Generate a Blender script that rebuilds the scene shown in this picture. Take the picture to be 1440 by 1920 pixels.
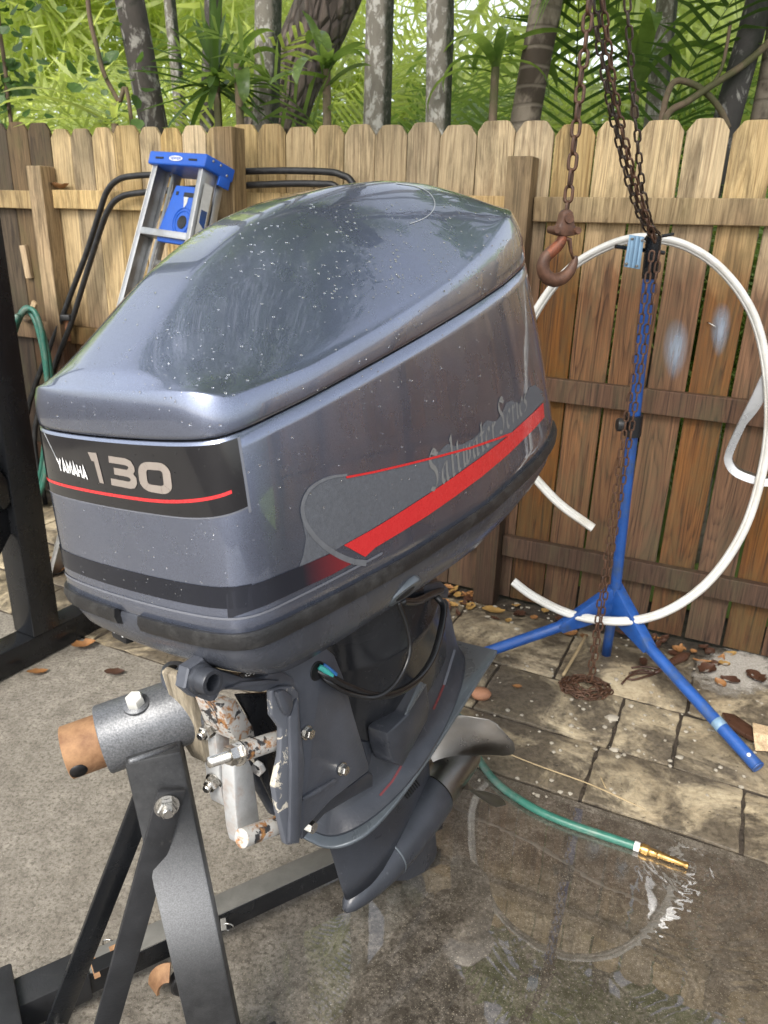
import bpy, bmesh, math, random
import numpy as np
from mathutils import Vector, Matrix
from mathutils.bvhtree import BVHTree
from mathutils.geometry import tessellate_polygon

for o in list(bpy.data.objects): bpy.data.objects.remove(o, do_unlink=True)
sc = bpy.context.scene
COL = sc.collection
RND = random.Random(7)

# ------------------------------------------------------------------ camera
F_PX, CAM_H = 1420.0, 1.53
PITCH, ROLL = math.radians(20.65), math.radians(1.82)
c_f = np.array([0, math.cos(PITCH), -math.sin(PITCH)])
c_u0 = np.array([0, math.sin(PITCH), math.cos(PITCH)])
c_r = math.cos(ROLL)*np.array([1., 0, 0]) + math.sin(ROLL)*c_u0
c_u = -math.sin(ROLL)*np.array([1., 0, 0]) + math.cos(ROLL)*c_u0
CAM = np.array([0, 0, CAM_H])
cam_d = bpy.data.cameras.new('camera')
cam_d.sensor_fit = 'VERTICAL'; cam_d.sensor_height = 36.0; cam_d.sensor_width = 27.0
cam_d.lens = 36.0*F_PX/1920.0
cam_d.clip_start = 0.05; cam_d.clip_end = 3000
cam_o = bpy.data.objects.new('camera', cam_d); COL.objects.link(cam_o)
cam_o.matrix_world = Matrix(((c_r[0], c_u[0], -c_f[0], CAM[0]), (c_r[1], c_u[1], -c_f[1], CAM[1]),
                             (c_r[2], c_u[2], -c_f[2], CAM[2]), (0, 0, 0, 1)))
cam_d.dof.use_dof = True; cam_d.dof.focus_distance = 1.4; cam_d.dof.aperture_fstop = 8.0      # a phone's lens
sc.camera = cam_o

# ------------------------------------------------------------------ light
SUN_EL, SUN_AZ = math.radians(48), math.radians(208)      # azimuth clockwise from +Y (forward): behind the camera, to the left
world = bpy.data.worlds.new('World'); sc.world = world; world.use_nodes = True
wn = world.node_tree; wn.nodes.clear()
w_out = wn.nodes.new('ShaderNodeOutputWorld'); w_bg = wn.nodes.new('ShaderNodeBackground')
w_sky = wn.nodes.new('ShaderNodeTexSky'); w_sky.sky_type = 'NISHITA'; w_sky.sun_disc = False
w_sky.sun_elevation = SUN_EL; w_sky.sun_rotation = SUN_AZ
w_sky.air_density = 1.0; w_sky.dust_density = 3.0; w_sky.ozone_density = 1.0
w_hs = wn.nodes.new('ShaderNodeHueSaturation'); w_hs.inputs['Saturation'].default_value = 0.34
w_bg.inputs['Strength'].default_value = 0.15
wn.links.new(w_sky.outputs[0], w_hs.inputs['Color']); wn.links.new(w_hs.outputs[0], w_bg.inputs['Color'])
wn.links.new(w_bg.outputs[0], w_out.inputs['Surface'])
sun_d = bpy.data.lights.new('sun', 'SUN'); sun_d.energy = 1.4; sun_d.angle = math.radians(24); sun_d.color = (1.0, 0.93, 0.82)
sun_o = bpy.data.objects.new('sun', sun_d); COL.objects.link(sun_o)
sd = Vector((math.sin(SUN_AZ)*math.cos(SUN_EL), math.cos(SUN_AZ)*math.cos(SUN_EL), math.sin(SUN_EL)))
sun_o.rotation_euler = sd.to_track_quat('Z', 'Y').to_euler()
sun_o.location = (-2, -6, 8)
sc.view_settings.view_transform = 'Standard'; sc.view_settings.look = 'None'
sc.view_settings.gamma = 1.0; sc.view_settings.use_curve_mapping = False
sc.view_settings.exposure = 1.35

# ------------------------------------------------------------------ pixels (1440 x 1920) to places
def ray(x, y):
    d = c_f + c_r*(x-720)/F_PX - c_u*(y-960)/F_PX
    return d/np.linalg.norm(d)
def gp(x, y, z=0.0):                      # on a level plane
    d = ray(x, y); return Vector(CAM + d*(z-CAM_H)/d[2])
def onpl(x, y, p0, n):
    d = ray(x, y); return CAM + d*((np.asarray(p0)-CAM) @ n)/(d @ n)
def dp(x, y, depth):                      # at a distance in front of the camera (world Y)
    d = ray(x, y); return Vector(CAM + d*depth/d[1])
FD = np.array([-0.90551546, 0.42431327, 0.0]); FN = np.array([0.42431327, 0.90551546, 0.0])
FB = np.array([1.31072574, 2.64295577, 0.0])
def fp(x, y, off=0.0):                    # on a plane parallel to the fence, off metres in front of it
    return Vector(onpl(x, y, FB-FN*off, FN))
def fs(s, z, off=0.0):                    # fence coordinates: s along, z up, off in front
    return Vector(FB + FD*s - FN*off + np.array([0, 0, z]))
# motor frame: x = side towards the viewer, y = aft, z = up
M_O = np.array([.021, 1.360, .434]); _az, _tl, _rl = [math.radians(q) for q in (34.6, 4.9, 7.1)]
m_a = np.array([math.sin(_az)*math.cos(_tl), math.cos(_az)*math.cos(_tl), math.sin(_tl)])
m_s = np.array([math.cos(_az), -math.sin(_az), 0.0]); m_u = np.cross(m_s, m_a)
m_s, m_u = m_s*math.cos(_rl)+m_u*math.sin(_rl), m_u*math.cos(_rl)-m_s*math.sin(_rl)
M_MAT = Matrix(((m_s[0], m_a[0], m_u[0], M_O[0]), (m_s[1], m_a[1], m_u[1], M_O[1]), (m_s[2], m_a[2], m_u[2], M_O[2]), (0, 0, 0, 1)))
M_INV = M_MAT.inverted()
def ms(x, y, lat):                        # motor-local point on the plane x = lat
    return M_INV @ Vector(onpl(x, y, M_O+m_s*lat, m_s))
def mf(x, y, aft):                        # motor-local point on the plane y = aft
    return M_INV @ Vector(onpl(x, y, M_O+m_a*aft, m_a))
GE = math.radians(5.2)
G_MAT = Matrix.Rotation(GE, 4, 'X')       # gearcase pitch inside the motor frame

# ------------------------------------------------------------------ object helpers
MW = {}                                   # world matrices of the things
def tag(o, label=None, cat=None, group=None, kind=None):
    if label: o['label'] = label
    if cat: o['category'] = cat
    if group: o['group'] = group
    if kind: o['kind'] = kind
    return o
def thing(name, label, cat, loc=(0, 0, 0), mat=None, group=None):
    o = bpy.data.objects.new(name, None); COL.objects.link(o)
    o.empty_display_size = 0.05
    m = mat.copy() if mat is not None else Matrix.Translation(Vector(loc))
    o.matrix_world = m; MW[o.name] = m
    return tag(o, label, cat, group)
def link(name, me, material, parent=None):
    o = bpy.data.objects.new(name, me); COL.objects.link(o)
    if parent is not None: o.parent = parent
    if material is not None and not me.materials: me.materials.append(material)
    return o
def root_of(p):
    while p.parent is not None: p = p.parent
    return p
def part(name, bm, material, parent=None, local=False, smooth=True, auto=None):
    """bmesh -> one object. Vertices are world coordinates unless local is set."""
    me = bpy.data.meshes.new(name)
    if parent is not None and not local:
        inv = MW.get(root_of(parent).name, Matrix.Identity(4)).inverted()
        bmesh.ops.transform(bm, matrix=inv, verts=bm.verts)
    bm.normal_update(); bm.to_mesh(me); bm.free()
    if smooth:
        me.polygons.foreach_set('use_smooth', [True]*len(me.polygons))
        if auto:
            me.set_sharp_from_angle(angle=math.radians(auto))
    return link(name, me, material, parent)
def from_py(name, v, f, material, parent=None, smooth=False, local=True):
    me = bpy.data.meshes.new(name)
    if parent is not None and not local:
        inv = MW.get(root_of(parent).name, Matrix.Identity(4)).inverted(); v = [inv @ Vector(p) for p in v]
    me.from_pydata([tuple(p) for p in v], [], f); me.update()
    if smooth: me.polygons.foreach_set('use_smooth', [True]*len(me.polygons))
    return link(name, me, material, parent)
def frame(origin, z, x=None):
    """4x4 with its z axis along z."""
    z = Vector(z).normalized()
    x = Vector(x) if x is not None else (Vector((1, 0, 0)) if abs(z.x) < .9 else Vector((0, 1, 0)))
    x = (x - z*x.dot(z)).normalized(); y = z.cross(x)
    return Matrix(((x.x, y.x, z.x, origin[0]), (x.y, y.y, z.y, origin[1]), (x.z, y.z, z.z, origin[2]), (0, 0, 0, 1)))
def add_box(bm, mat, sx, sy, sz, bev=0.0, seg=2):
    r = bmesh.ops.create_cube(bm, size=1.0)
    vs = r['verts']
    bmesh.ops.scale(bm, vec=(sx, sy, sz), verts=vs)
    if bev > 0:
        es = list({e for v in vs for e in v.link_edges})
        r2 = bmesh.ops.bevel(bm, geom=es, offset=bev, segments=seg, profile=0.5, affect='EDGES')
        vs = list({v for f in r2['faces'] for v in f.verts} | {v for v in vs if v.is_valid})
    bmesh.ops.transform(bm, matrix=mat, verts=vs)
    return vs
def box(mat, sx, sy, sz, bev=0.0, seg=2):
    bm = bmesh.new(); add_box(bm, mat, sx, sy, sz, bev, seg); return bm
def add_beam(bm, a, b, w, h, up=(0, 0, 1), bev=0.003, ext=0.0):
    """rectangular bar from a to b; h is measured along up."""
    a, b = Vector(a), Vector(b); d = (b-a).normalized(); u = Vector(up); u = (u-d*u.dot(d)).normalized(); x = u.cross(d)
    c = (a+b)/2; L = (b-a).length+2*ext
    m = Matrix(((x.x, d.x, u.x, c.x), (x.y, d.y, u.y, c.y), (x.z, d.z, u.z, c.z), (0, 0, 0, 1)))
    add_box(bm, m, w, L, h, bev)
def beam(*a, **k):
    bm = bmesh.new(); add_beam(bm, *a, **k); return bm
def catmull(pts, n, closed=False):
    pts = [Vector(p) for p in pts]; out = []
    N = len(pts); segs = N if closed else N-1
    for i in range(segs):
        if closed: p0, p1, p2, p3 = pts[i-1], pts[i], pts[(i+1) % N], pts[(i+2) % N]
        else:
            p1, p2 = pts[i], pts[i+1]
            p0 = pts[i-1] if i > 0 else p1*2-p2
            p3 = pts[i+2] if i+2 < N else p2*2-p1
        for k in range(n):
            t = k/n
            out.append(0.5*((2*p1)+(-p0+p2)*t+(2*p0-5*p1+4*p2-p3)*t*t+(-p0+3*p1-3*p2+p3)*t**3))
    if not closed: out.append(pts[-1].copy())
    return out
def add_tube(bm, pts, rad, segs=10, closed=False, caps=True, prof=None):
    """sweep a round (or given) section along points; rad: number or list."""
    pts = [Vector(p) for p in pts]; N = len(pts)
    rr = rad if isinstance(rad, (list, tuple)) else [rad]*N
    T = []
    for i in range(N):
        if closed: t = pts[(i+1) % N]-pts[i-1]
        else: t = pts[min(i+1, N-1)]-pts[max(i-1, 0)]
        T.append(t.normalized() if t.length > 1e-9 else Vector((0, 0, 1)))
    n = T[0].orthogonal().normalized()
    if prof is None:
        prof = [(math.cos(2*math.pi*k/segs), math.sin(2*math.pi*k/segs)) for k in range(segs)]
    S = len(prof); rings = []
    for i in range(N):
        if i > 0:
            n = n - T[i]*n.dot(T[i])
            n = n.normalized() if n.length > 1e-6 else T[i].orthogonal().normalized()
        b = T[i].cross(n)
        rings.append([bm.verts.new(pts[i]+(n*px+b*py)*rr[i]) for px, py in prof])
    M = N if closed else N-1
    for i in range(M):
        A, B = rings[i], rings[(i+1) % N]
        for k in range(S):
            bm.faces.new((A[k], A[(k+1) % S], B[(k+1) % S], B[k]))
    if caps and not closed:
        bm.faces.new(list(reversed(rings[0]))); bm.faces.new(rings[-1])
    return rings
def tube(*a, **k):
    bm = bmesh.new(); add_tube(bm, *a, **k); return bm
def add_lathe(bm, prof, mat, segs=24):
    """prof: (radius, height) along local z."""
    rings = []
    for r, h in prof:
        if r < 1e-6: rings.append([bm.verts.new(mat @ Vector((0, 0, h)))])
        else: rings.append([bm.verts.new(mat @ Vector((r*math.cos(2*math.pi*k/segs), r*math.sin(2*math.pi*k/segs), h))) for k in range(segs)])
    for A, B in zip(rings, rings[1:]):
        for k in range(segs):
            a0, a1 = A[k % len(A)], A[(k+1) % len(A)]; b0, b1 = B[k % len(B)], B[(k+1) % len(B)]
            q = [a0]
            for v in (a1, b1, b0):
                if v not in q: q.append(v)
            if len(q) > 2: bm.faces.new(q)
def lathe(*a, **k):
    bm = bmesh.new(); add_lathe(bm, *a, **k); return bm
def add_prism(bm, poly, vec, bev=0.0, seg=2):
    """poly: list of 3D points (planar), extruded by vec."""
    vs = [bm.verts.new(Vector(p)) for p in poly]; f = bm.faces.new(vs)
    r = bmesh.ops.extrude_face_region(bm, geom=[f])
    nv = [g for g in r['geom'] if isinstance(g, bmesh.types.BMVert)]
    bmesh.ops.translate(bm, vec=Vector(vec), verts=nv)
    allv = vs+nv
    fs_ = list({ff for v in allv for ff in v.link_faces})
    bmesh.ops.recalc_face_normals(bm, faces=fs_)
    if bev > 0:
        es = list({e for v in allv for e in v.link_edges if len(e.link_faces) == 2 and e.calc_face_angle(0) > .5})
        bmesh.ops.bevel(bm, geom=es, offset=bev, segments=seg, profile=.5, affect='EDGES')
    return bm
def prism(*a, **k):
    return add_prism(bmesh.new(), *a, **k)
def hexbolt(bm, p, d, r=.011, h=.009, washer=True, shank=0.0):
    m = frame(p, d)
    if washer: add_lathe(bm, [(0, 0), (r*1.25, 0), (r*1.25, .0025), (r*.9, .0025)], m, 20)
    z0 = .0025
    add_lathe(bm, [(r*.98, z0), (r, z0+.001), (r, z0+h*.8), (r*.86, z0+h), (0, z0+h)], m, 6)
    if shank: add_lathe(bm, [(r*.55, z0+h*.9), (r*.55, z0+h+shank), (r*.45, z0+h+shank+.002), (0, z0+h+shank+.002)], m, 12)
def interp(x, pts):
    return float(np.interp(x, [p[0] for p in pts], [p[1] for p in pts]))
def sstep(a, b, x):
    t = min(1, max(0, (x-a)/(b-a))); return t*t*(3-2*t)

# ------------------------------------------------------------------ materials
MATS = {}
class NT:
    def __init__(s, name):
        s.m = bpy.data.materials.new(name); s.m.use_nodes = True; s.t = s.m.node_tree
        s.b = s.t.nodes['Principled BSDF']; s.out = s.t.nodes['Material Output']; MATS[name] = s.m
    def n(s, typ, **k):
        o = s.t.nodes.new('ShaderNode'+typ)
        for a, v in k.items(): setattr(o, a, v)
        return o
    def l(s, a, b): s.t.links.new(a, b)
    def set(s, sock, v):
        if hasattr(v, 'is_linked') or isinstance(v, bpy.types.NodeSocket): s.l(v, sock)
        elif isinstance(v, (tuple, list)) and len(v) == 3 and len(getattr(sock, 'default_value', (0,)) if hasattr(sock.default_value, '__len__') else (0,)) == 4: sock.default_value = (*v, 1)
        else: sock.default_value = v
    def coord(s, scale=(1, 1, 1), kind='Object', rnd=True):
        tc = s.n('TexCoord'); mp = s.n('Mapping'); mp.inputs['Scale'].default_value = scale
        src = tc.outputs[kind] if kind != 'World' else s.n('NewGeometry').outputs['Position']
        if rnd:
            oi = s.n('ObjectInfo'); mu = s.n('VectorMath', operation='SCALE'); cx = s.n('CombineXYZ')
            for i in range(3): s.l(oi.outputs['Random'], cx.inputs[i])
            s.l(cx.outputs[0], mu.inputs[0]); mu.inputs['Scale'].default_value = 37.0
            ad = s.n('VectorMath', operation='ADD'); s.l(src, ad.inputs[0]); s.l(mu.outputs[0], ad.inputs[1]); src = ad.outputs[0]
        s.l(src, mp.inputs[0]); return mp.outputs[0]
    def noise(s, vec, scale, detail=4, rough=.55, dist=0.0):
        o = s.n('TexNoise'); s.l(vec, o.inputs['Vector']); o.inputs['Scale'].default_value = scale
        o.inputs['Detail'].default_value = detail; o.inputs['Roughness'].default_value = rough; o.inputs['Distortion'].default_value = dist
        return o.outputs['Fac']
    def ramp(s, fac, stops, interp='LINEAR'):
        o = s.n('ValToRGB'); s.l(fac, o.inputs[0]); r = o.color_ramp; r.interpolation = interp
        while len(r.elements) < len(stops): r.elements.new(.5)
        for e, (p, c) in zip(r.elements, stops):
            e.position = p; e.color = (c, c, c, 1) if not isinstance(c, (tuple, list)) else (*c, 1)
        return o.outputs[0]
    def mix(s, fac, a, b, mode='MIX'):
        o = s.n('Mix', data_type='RGBA', blend_type=mode)
        s.set(o.inputs[0], fac); s.set(o.inputs[6], a); s.set(o.inputs[7], b); return o.outputs[2]
    def math(s, op, a, b=0.0, clamp=False):
        o = s.n('Math', operation=op, use_clamp=clamp); s.set(o.inputs[0], a); s.set(o.inputs[1], b); return o.outputs[0]
    def bump(s, h, dist=.002, strength=1.0, normal=None):
        o = s.n('Bump'); o.inputs['Distance'].default_value = dist; o.inputs['Strength'].default_value = strength
        s.l(h, o.inputs['Height'])
        if normal is not None: s.l(normal, o.inputs['Normal'])
        return o.outputs[0]
    def fin(s, base=None, rough=None, metal=None, normal=None, **k):
        I = s.b.inputs
        if base is not None: s.set(I['Base Color'], base)
        if rough is not None: s.set(I['Roughness'], rough)
        if metal is not None: s.set(I['Metallic'], metal)
        if normal is not None: s.l(normal, I['Normal'])
        for a, v in k.items(): s.set(I[a.replace('_', ' ')], v)
        return s.m
def simple(name, col, rough=.5, metal=0.0, var=.15, scale=30, bmp=0.0, dirt=None, dirt_amt=.35, coat=0.0):
    t = NT(name); v = t.coord(); nz = t.noise(v, scale, 5, .6)
    c = t.mix(t.ramp(nz, [(.3, 1-var), (.7, 1+var)]), (0, 0, 0), col) if False else t.mix(1.0, col, t.ramp(nz, [(.25, 1-var), (.75, 1.0)]), 'MULTIPLY')
    if dirt is not None:
        n2 = t.noise(v, scale*.35, 8, .7); mk = t.ramp(n2, [(.5, 0.0), (.68, dirt_amt)])
        c = t.mix(mk, c, dirt)
    r = t.ramp(nz, [(.2, max(.02, rough-.08)), (.8, min(1, rough+.1))])
    nr = t.bump(t.noise(v, scale*4, 3), bmp) if bmp else None
    m = t.fin(c, r, metal, nr)
    if coat: t.b.inputs['Coat Weight'].default_value = coat; t.b.inputs['Coat Roughness'].default_value = .08
    return m
def mat_wood(name, hi, lo, wet_hi, wet_lo, wet=True, moss=.42):
    t = NT(name); vw = t.coord((1, 1, 1), 'World', False)
    g2 = t.noise(t.coord((3, 3, 1.2)), 2.0, 4, .6, .6); fine = t.noise(t.coord((190, 190, 3.0)), 2.0, 4, .65); streak = t.noise(t.coord((74, 74, .55)), 1.5, 5, .62, .12)
    fld = t.noise(t.coord((5.5, 5.5, .42)), 1.4, 2.5, .45, .15)                 # contour lines of a slow field read as growth rings
    ring = t.ramp(t.math('FRACT', t.math('MULTIPLY', fld, 23.0)), [(.0, .15), (.55, 1.0), (.9, .75), (1.0, .15)])
    grain = t.math('ADD', t.math('MULTIPLY', streak, .80), t.math('MULTIPLY', ring, .20))
    f_ = t.ramp(grain, [(.33, 0.0), (.50, .58), (.70, 1.0)])
    dry = t.mix(f_, lo, hi); col = dry; oi = t.n('ObjectInfo')
    if wet:
        wc = t.mix(f_, wet_lo, wet_hi)
        sx = t.n('SeparateXYZ'); t.l(vw, sx.inputs[0])
        z = t.math('ADD', sx.outputs['Z'], t.math('MULTIPLY', t.math('SUBTRACT', g2, .5), .45))
        xx = t.ramp(t.math('ADD', t.math('MULTIPLY', sx.outputs['X'], .28), .5), [(.36, 1.0), (.56, 0.0)])   # the left bays dried first
        z = t.math('ADD', z, t.math('MULTIPLY', xx, .5))
        mr = t.n('MapRange'); t.l(z, mr.inputs[0]); mr.inputs[1].default_value = 1.35; mr.inputs[2].default_value = 1.70
        mr.inputs[3].default_value = 1.0; mr.inputs[4].default_value = 0.0
        mr2 = t.n('MapRange'); t.l(z, mr2.inputs[0]); mr2.inputs[1].default_value = .1; mr2.inputs[2].default_value = .75
        mr2.inputs[3].default_value = .85; mr2.inputs[4].default_value = 0.0
        col = t.mix(mr.outputs[0], dry, wc)
        col = t.mix(mr2.outputs[0], col, t.mix(f_, (.022, .012, .008), (.075, .038, .02)))
    col = t.mix(1.0, col, t.ramp(fine, [(.32, .55), (.58, 1.0)]), 'MULTIPLY')
    ms_ = t.ramp(t.noise(t.coord((5, 5, 2.2)), 1.6, 6, .7), [(.48, 0.0), (.70, moss)])
    col = t.mix(ms_, col, (.075, .072, .03))
    dk = t.ramp(t.noise(t.coord((11, 11, 1.6)), 1.7, 7, .72, .4), [(.50, 0.0), (.70, .85)])
    col = t.mix(dk, col, tuple(q*.28 for q in lo))
    kn = t.n('TexVoronoi'); t.l(t.coord((5, 5, 1.7)), kn.inputs['Vector']); kn.inputs['Scale'].default_value = 1.0; kn.inputs['Randomness'].default_value = 1.0
    col = t.mix(t.ramp(kn.outputs['Distance'], [(.05, .8), (.12, 0.0)]), col, (.030, .016, .008))
    vv = t.n('HueSaturation'); t.l(col, vv.inputs['Color']); t.l(t.ramp(oi.outputs['Random'], [(0, .70), (1, 1.22)]), vv.inputs['Value'])
    t.l(t.ramp(t.math('FRACT', t.math('MULTIPLY', oi.outputs['Random'], 7.3)), [(0, .82), (1, 1.12)]), vv.inputs['Saturation'])
    hgt = t.math('ADD', grain, t.math('MULTIPLY', fine, .6))
    return t.fin(vv.outputs[0], t.ramp(g2, [(.3, .55), (.7, .82)]), 0, t.bump(hgt, .0022, .7), Specular_IOR_Level=.3)
mat_wood('fence_wood', (.64, .475, .24), (.30, .195, .085), (.205, .088, .026), (.030, .012, .0045))
mat_wood('post_wood', (.47, .32, .15), (.20, .125, .052), (.12, .054, .022), (.026, .012, .006), True, .5)
mat_wood('dark_wood', (.16, .11, .06), (.06, .04, .022), (.07, .04, .02), (.025, .015, .009), True, .6)
mat_wood('scrap_wood', (.60, .42, .22), (.42, .27, .12), (.3, .2, .1), (.2, .1, .05), False, .05)
mat_wood('transom_wood', (.45, .38, .27), (.25, .2, .13), (.3, .2, .1), (.2, .1, .05), False, .3)

NOZ = gp(1290, 1622, 0.004); PUD = gp(1215, 1800, 0.004)
def mat_concrete():
    t = NT('concrete'); v = t.coord((1, 1, 1), 'World', False)
    big = t.noise(v, 1.1, 5, .6, .3); mid = t.noise(v, 16, 9, .75, .3); fine = t.noise(v, 95, 6, .75); sp = t.noise(v, 300, 3, .6); ag = t.n('TexVoronoi'); t.l(v, ag.inputs['Vector']); ag.inputs['Scale'].default_value = 75
    sx = t.n('SeparateXYZ'); t.l(v, sx.inputs[0])
    # hosed area spreads to the right of the stand and round the nozzle
    e = t.math('ADD', sx.outputs['X'], t.math('MULTIPLY', t.math('SUBTRACT', t.noise(v, 2.4, 7, .7, .6), .5), .7))
    e = t.math('ADD', e, t.math('MULTIPLY', t.math('SUBTRACT', 1.35, sx.outputs['Y']), .35))
    wr = t.n('MapRange'); t.l(e, wr.inputs[0]); wr.inputs[1].default_value = -.42; wr.inputs[2].default_value = .12
    wet = wr.outputs[0]
    dry = t.mix(t.ramp(mid, [(.33, 0.), (.66, 1.)]), (.135, .12, .10), (.32, .293, .25))
    dry = t.mix(t.ramp(fine, [(.38, .95), (.53, 0.)]), dry, (.085, .074, .058))
    wc = t.mix(t.ramp(mid, [(.40, 0.), (.60, 1.)]), (.060, .051, .040), (.20, .177, .148))
    wc = t.mix(t.ramp(fine, [(.40, .85), (.58, 0.)]), wc, (.036, .030, .023))
    c = t.mix(wet, dry, wc)
    ex = t.math('MULTIPLY', t.math('SUBTRACT', sx.outputs['X'], PUD[0]), 1/.80); ey = t.math('MULTIPLY', t.math('SUBTRACT', sx.outputs['Y'], PUD[1]), 1/.55)
    er = t.math('ADD', t.math('SQRT', t.math('ADD', t.math('MULTIPLY', ex, ex), t.math('MULTIPLY', ey, ey))), t.math('MULTIPLY', t.math('SUBTRACT', t.noise(v, 3.8, 8, .7, .5), .5), 1.5))
    pool = t.n('MapRange', interpolation_type='SMOOTHSTEP'); t.l(er, pool.inputs[0]); pool.inputs[1].default_value = .35; pool.inputs[2].default_value = 1.0; pool.inputs[3].default_value = .35; pool.inputs[4].default_value = 0.0
    c = t.mix(pool.outputs[0], c, t.mix(1.0, c, (.34, .31, .27), 'MULTIPLY'))
    c = t.mix(t.ramp(sp, [(.62, 0.), (.70, .75)]), c, (.56, .52, .44))
    c = t.mix(t.ramp(ag.outputs['Distance'], [(.10, .5), (.22, 0.)]), c, (.30, .26, .20))
    c = t.mix(t.ramp(big, [(.34, .40), (.6, 0.)]), c, (.10, .085, .065))
    al = t.ramp(t.noise(v, 5.5, 7, .72), [(.60, 0.), (.72, .35)])
    c = t.mix(t.math('MULTIPLY', al, wet), c, (.055, .062, .022))
    r = t.mix(wet, (.78,)*3, t.ramp(t.noise(v, 14, 5, .6), [(.3, .06), (.7, .34)]))
    h = t.math('ADD', t.math('MULTIPLY', fine, .8), t.math('MULTIPLY', mid, .6))
    h = t.math('MULTIPLY', h, t.ramp(wet, [(.2, 1.0), (.9, .28)]))
    return t.fin(c, r, 0, t.bump(h, .0035, .75))
mat_concrete()
def mat_stone():
    t = NT('coral_stone'); v = t.coord((1, 1, 1), 'Object', True); vw = t.coord((1, 1, 1), 'World', False)
    mid = t.noise(v, 7, 7, .65, .3); fine = t.noise(v, 60, 5, .7)
    vo = t.n('TexVoronoi'); t.l(v, vo.inputs['Vector']); vo.inputs['Scale'].default_value = 42
    c = t.mix(t.ramp(mid, [(.3, 0.), (.68, 1.)]), (.29, .23, .145), (.52, .44, .30))
    c = t.mix(t.ramp(fine, [(.3, .6), (.55, 0.)]), c, (.20, .15, .085))
    pit = t.ramp(t.math('ADD', vo.outputs['Distance'], t.math('MULTIPLY', fine, .25)), [(.16, 1.), (.26, 0.)])
    c = t.mix(t.math('MULTIPLY', pit, .85), c, (.05, .036, .022))
    dirt = t.ramp(t.noise(vw, 3.4, 8, .72, .7), [(.46, .95), (.60, 0.)])
    c = t.mix(dirt, c, t.mix(t.ramp(fine, [(.35, 0.), (.65, 1.)]), (.05, .041, .03), (.13, .107, .078)))
    r = t.mix(dirt, (.8,)*3, (.33,)*3)
    h = t.math('SUBTRACT', t.math('ADD', fine, t.math('MULTIPLY', mid, .6)), t.math('MULTIPLY', pit, .9))
    return t.fin(c, r, 0, t.bump(h, .004, .8))
mat_stone()
def mat_soil():
    t = NT('soil'); v = t.coord((1, 1, 1), 'World', False); n = t.noise(v, 22, 8, .7); m = t.noise(v, 90, 4, .7)
    c = t.mix(t.ramp(n, [(.35, 0.), (.7, 1.)]), (.018, .013, .009), (.085, .064, .044))
    return t.fin(c, .7, 0, t.bump(t.math('ADD', n, m), .012, .9))
mat_soil()
def mat_water():
    t = NT('puddle_water'); v = t.coord((1, 1, 1), 'World', False)
    sx = t.n('SeparateXYZ'); t.l(v, sx.inputs[0])
    c0 = NOZ
    dx = t.math('SUBTRACT', sx.outputs['X'], c0[0]); dy = t.math('SUBTRACT', sx.outputs['Y'], c0[1])
    d = t.math('SQRT', t.math('ADD', t.math('MULTIPLY', dx, dx), t.math('MULTIPLY', dy, dy)))
    wob = t.math('MULTIPLY', t.noise(v, 5.0, 4, .6), .13)
    wav = t.math('SINE', t.math('MULTIPLY', t.math('ADD', d, wob), 200.0))
    mr = t.n('MapRange'); t.l(d, mr.inputs[0]); mr.inputs[1].default_value = .06; mr.inputs[2].default_value = .50; mr.inputs[3].default_value = 1.0; mr.inputs[4].default_value = 0.0
    side = t.n('MapRange'); t.l(dx, side.inputs[0]); side.inputs[1].default_value = -.22; side.inputs[2].default_value = .02
    amp = t.math('MULTIPLY', mr.outputs[0], side.outputs[0])
    h = t.math('ADD', t.math('MULTIPLY', wav, t.math('MULTIPLY', t.math('MULTIPLY', amp, t.ramp(t.noise(v, 6, 4, .6), [(.35, 0.), (.62, 1.)])), .42)), t.math('MULTIPLY', t.noise(v, 7, 2, .5), .25))
    bp = t.bump(h, .0009, 1.0)
    lw = t.n('LayerWeight'); lw.inputs['Blend'].default_value = .5; t.l(bp, lw.inputs['Normal'])
    fres = t.math('ADD', t.math('MULTIPLY', t.math('POWER', lw.outputs['Facing'], 4.0), .84), .155)
    gl = t.n('BsdfGlossy'); gl.inputs['Roughness'].default_value = .012; t.l(bp, gl.inputs['Normal'])
    tr = t.n('BsdfTransparent')
    ex = t.math('MULTIPLY', t.math('SUBTRACT', sx.outputs['X'], PUD[0]), 1/.95); ey = t.math('MULTIPLY', t.math('SUBTRACT', sx.outputs['Y'], PUD[1]), 1/.74)
    er = t.math('ADD', t.math('SQRT', t.math('ADD', t.math('MULTIPLY', ex, ex), t.math('MULTIPLY', ey, ey))), t.math('MULTIPLY', t.math('SUBTRACT', t.noise(v, 4.5, 6, .6, .4), .5), .8))
    film = t.n('MapRange', interpolation_type='SMOOTHSTEP'); t.l(er, film.inputs[0]); film.inputs[1].default_value = .62; film.inputs[2].default_value = 1.0; film.inputs[3].default_value = 1.0; film.inputs[4].default_value = 0.0
    mx = t.n('MixShader'); t.l(t.math('MULTIPLY', fres, film.outputs[0]), mx.inputs[0]); t.l(tr.outputs[0], mx.inputs[1]); t.l(gl.outputs[0], mx.inputs[2])
    t.l(mx.outputs[0], t.out.inputs['Surface']); return t.m
mat_water()

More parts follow.
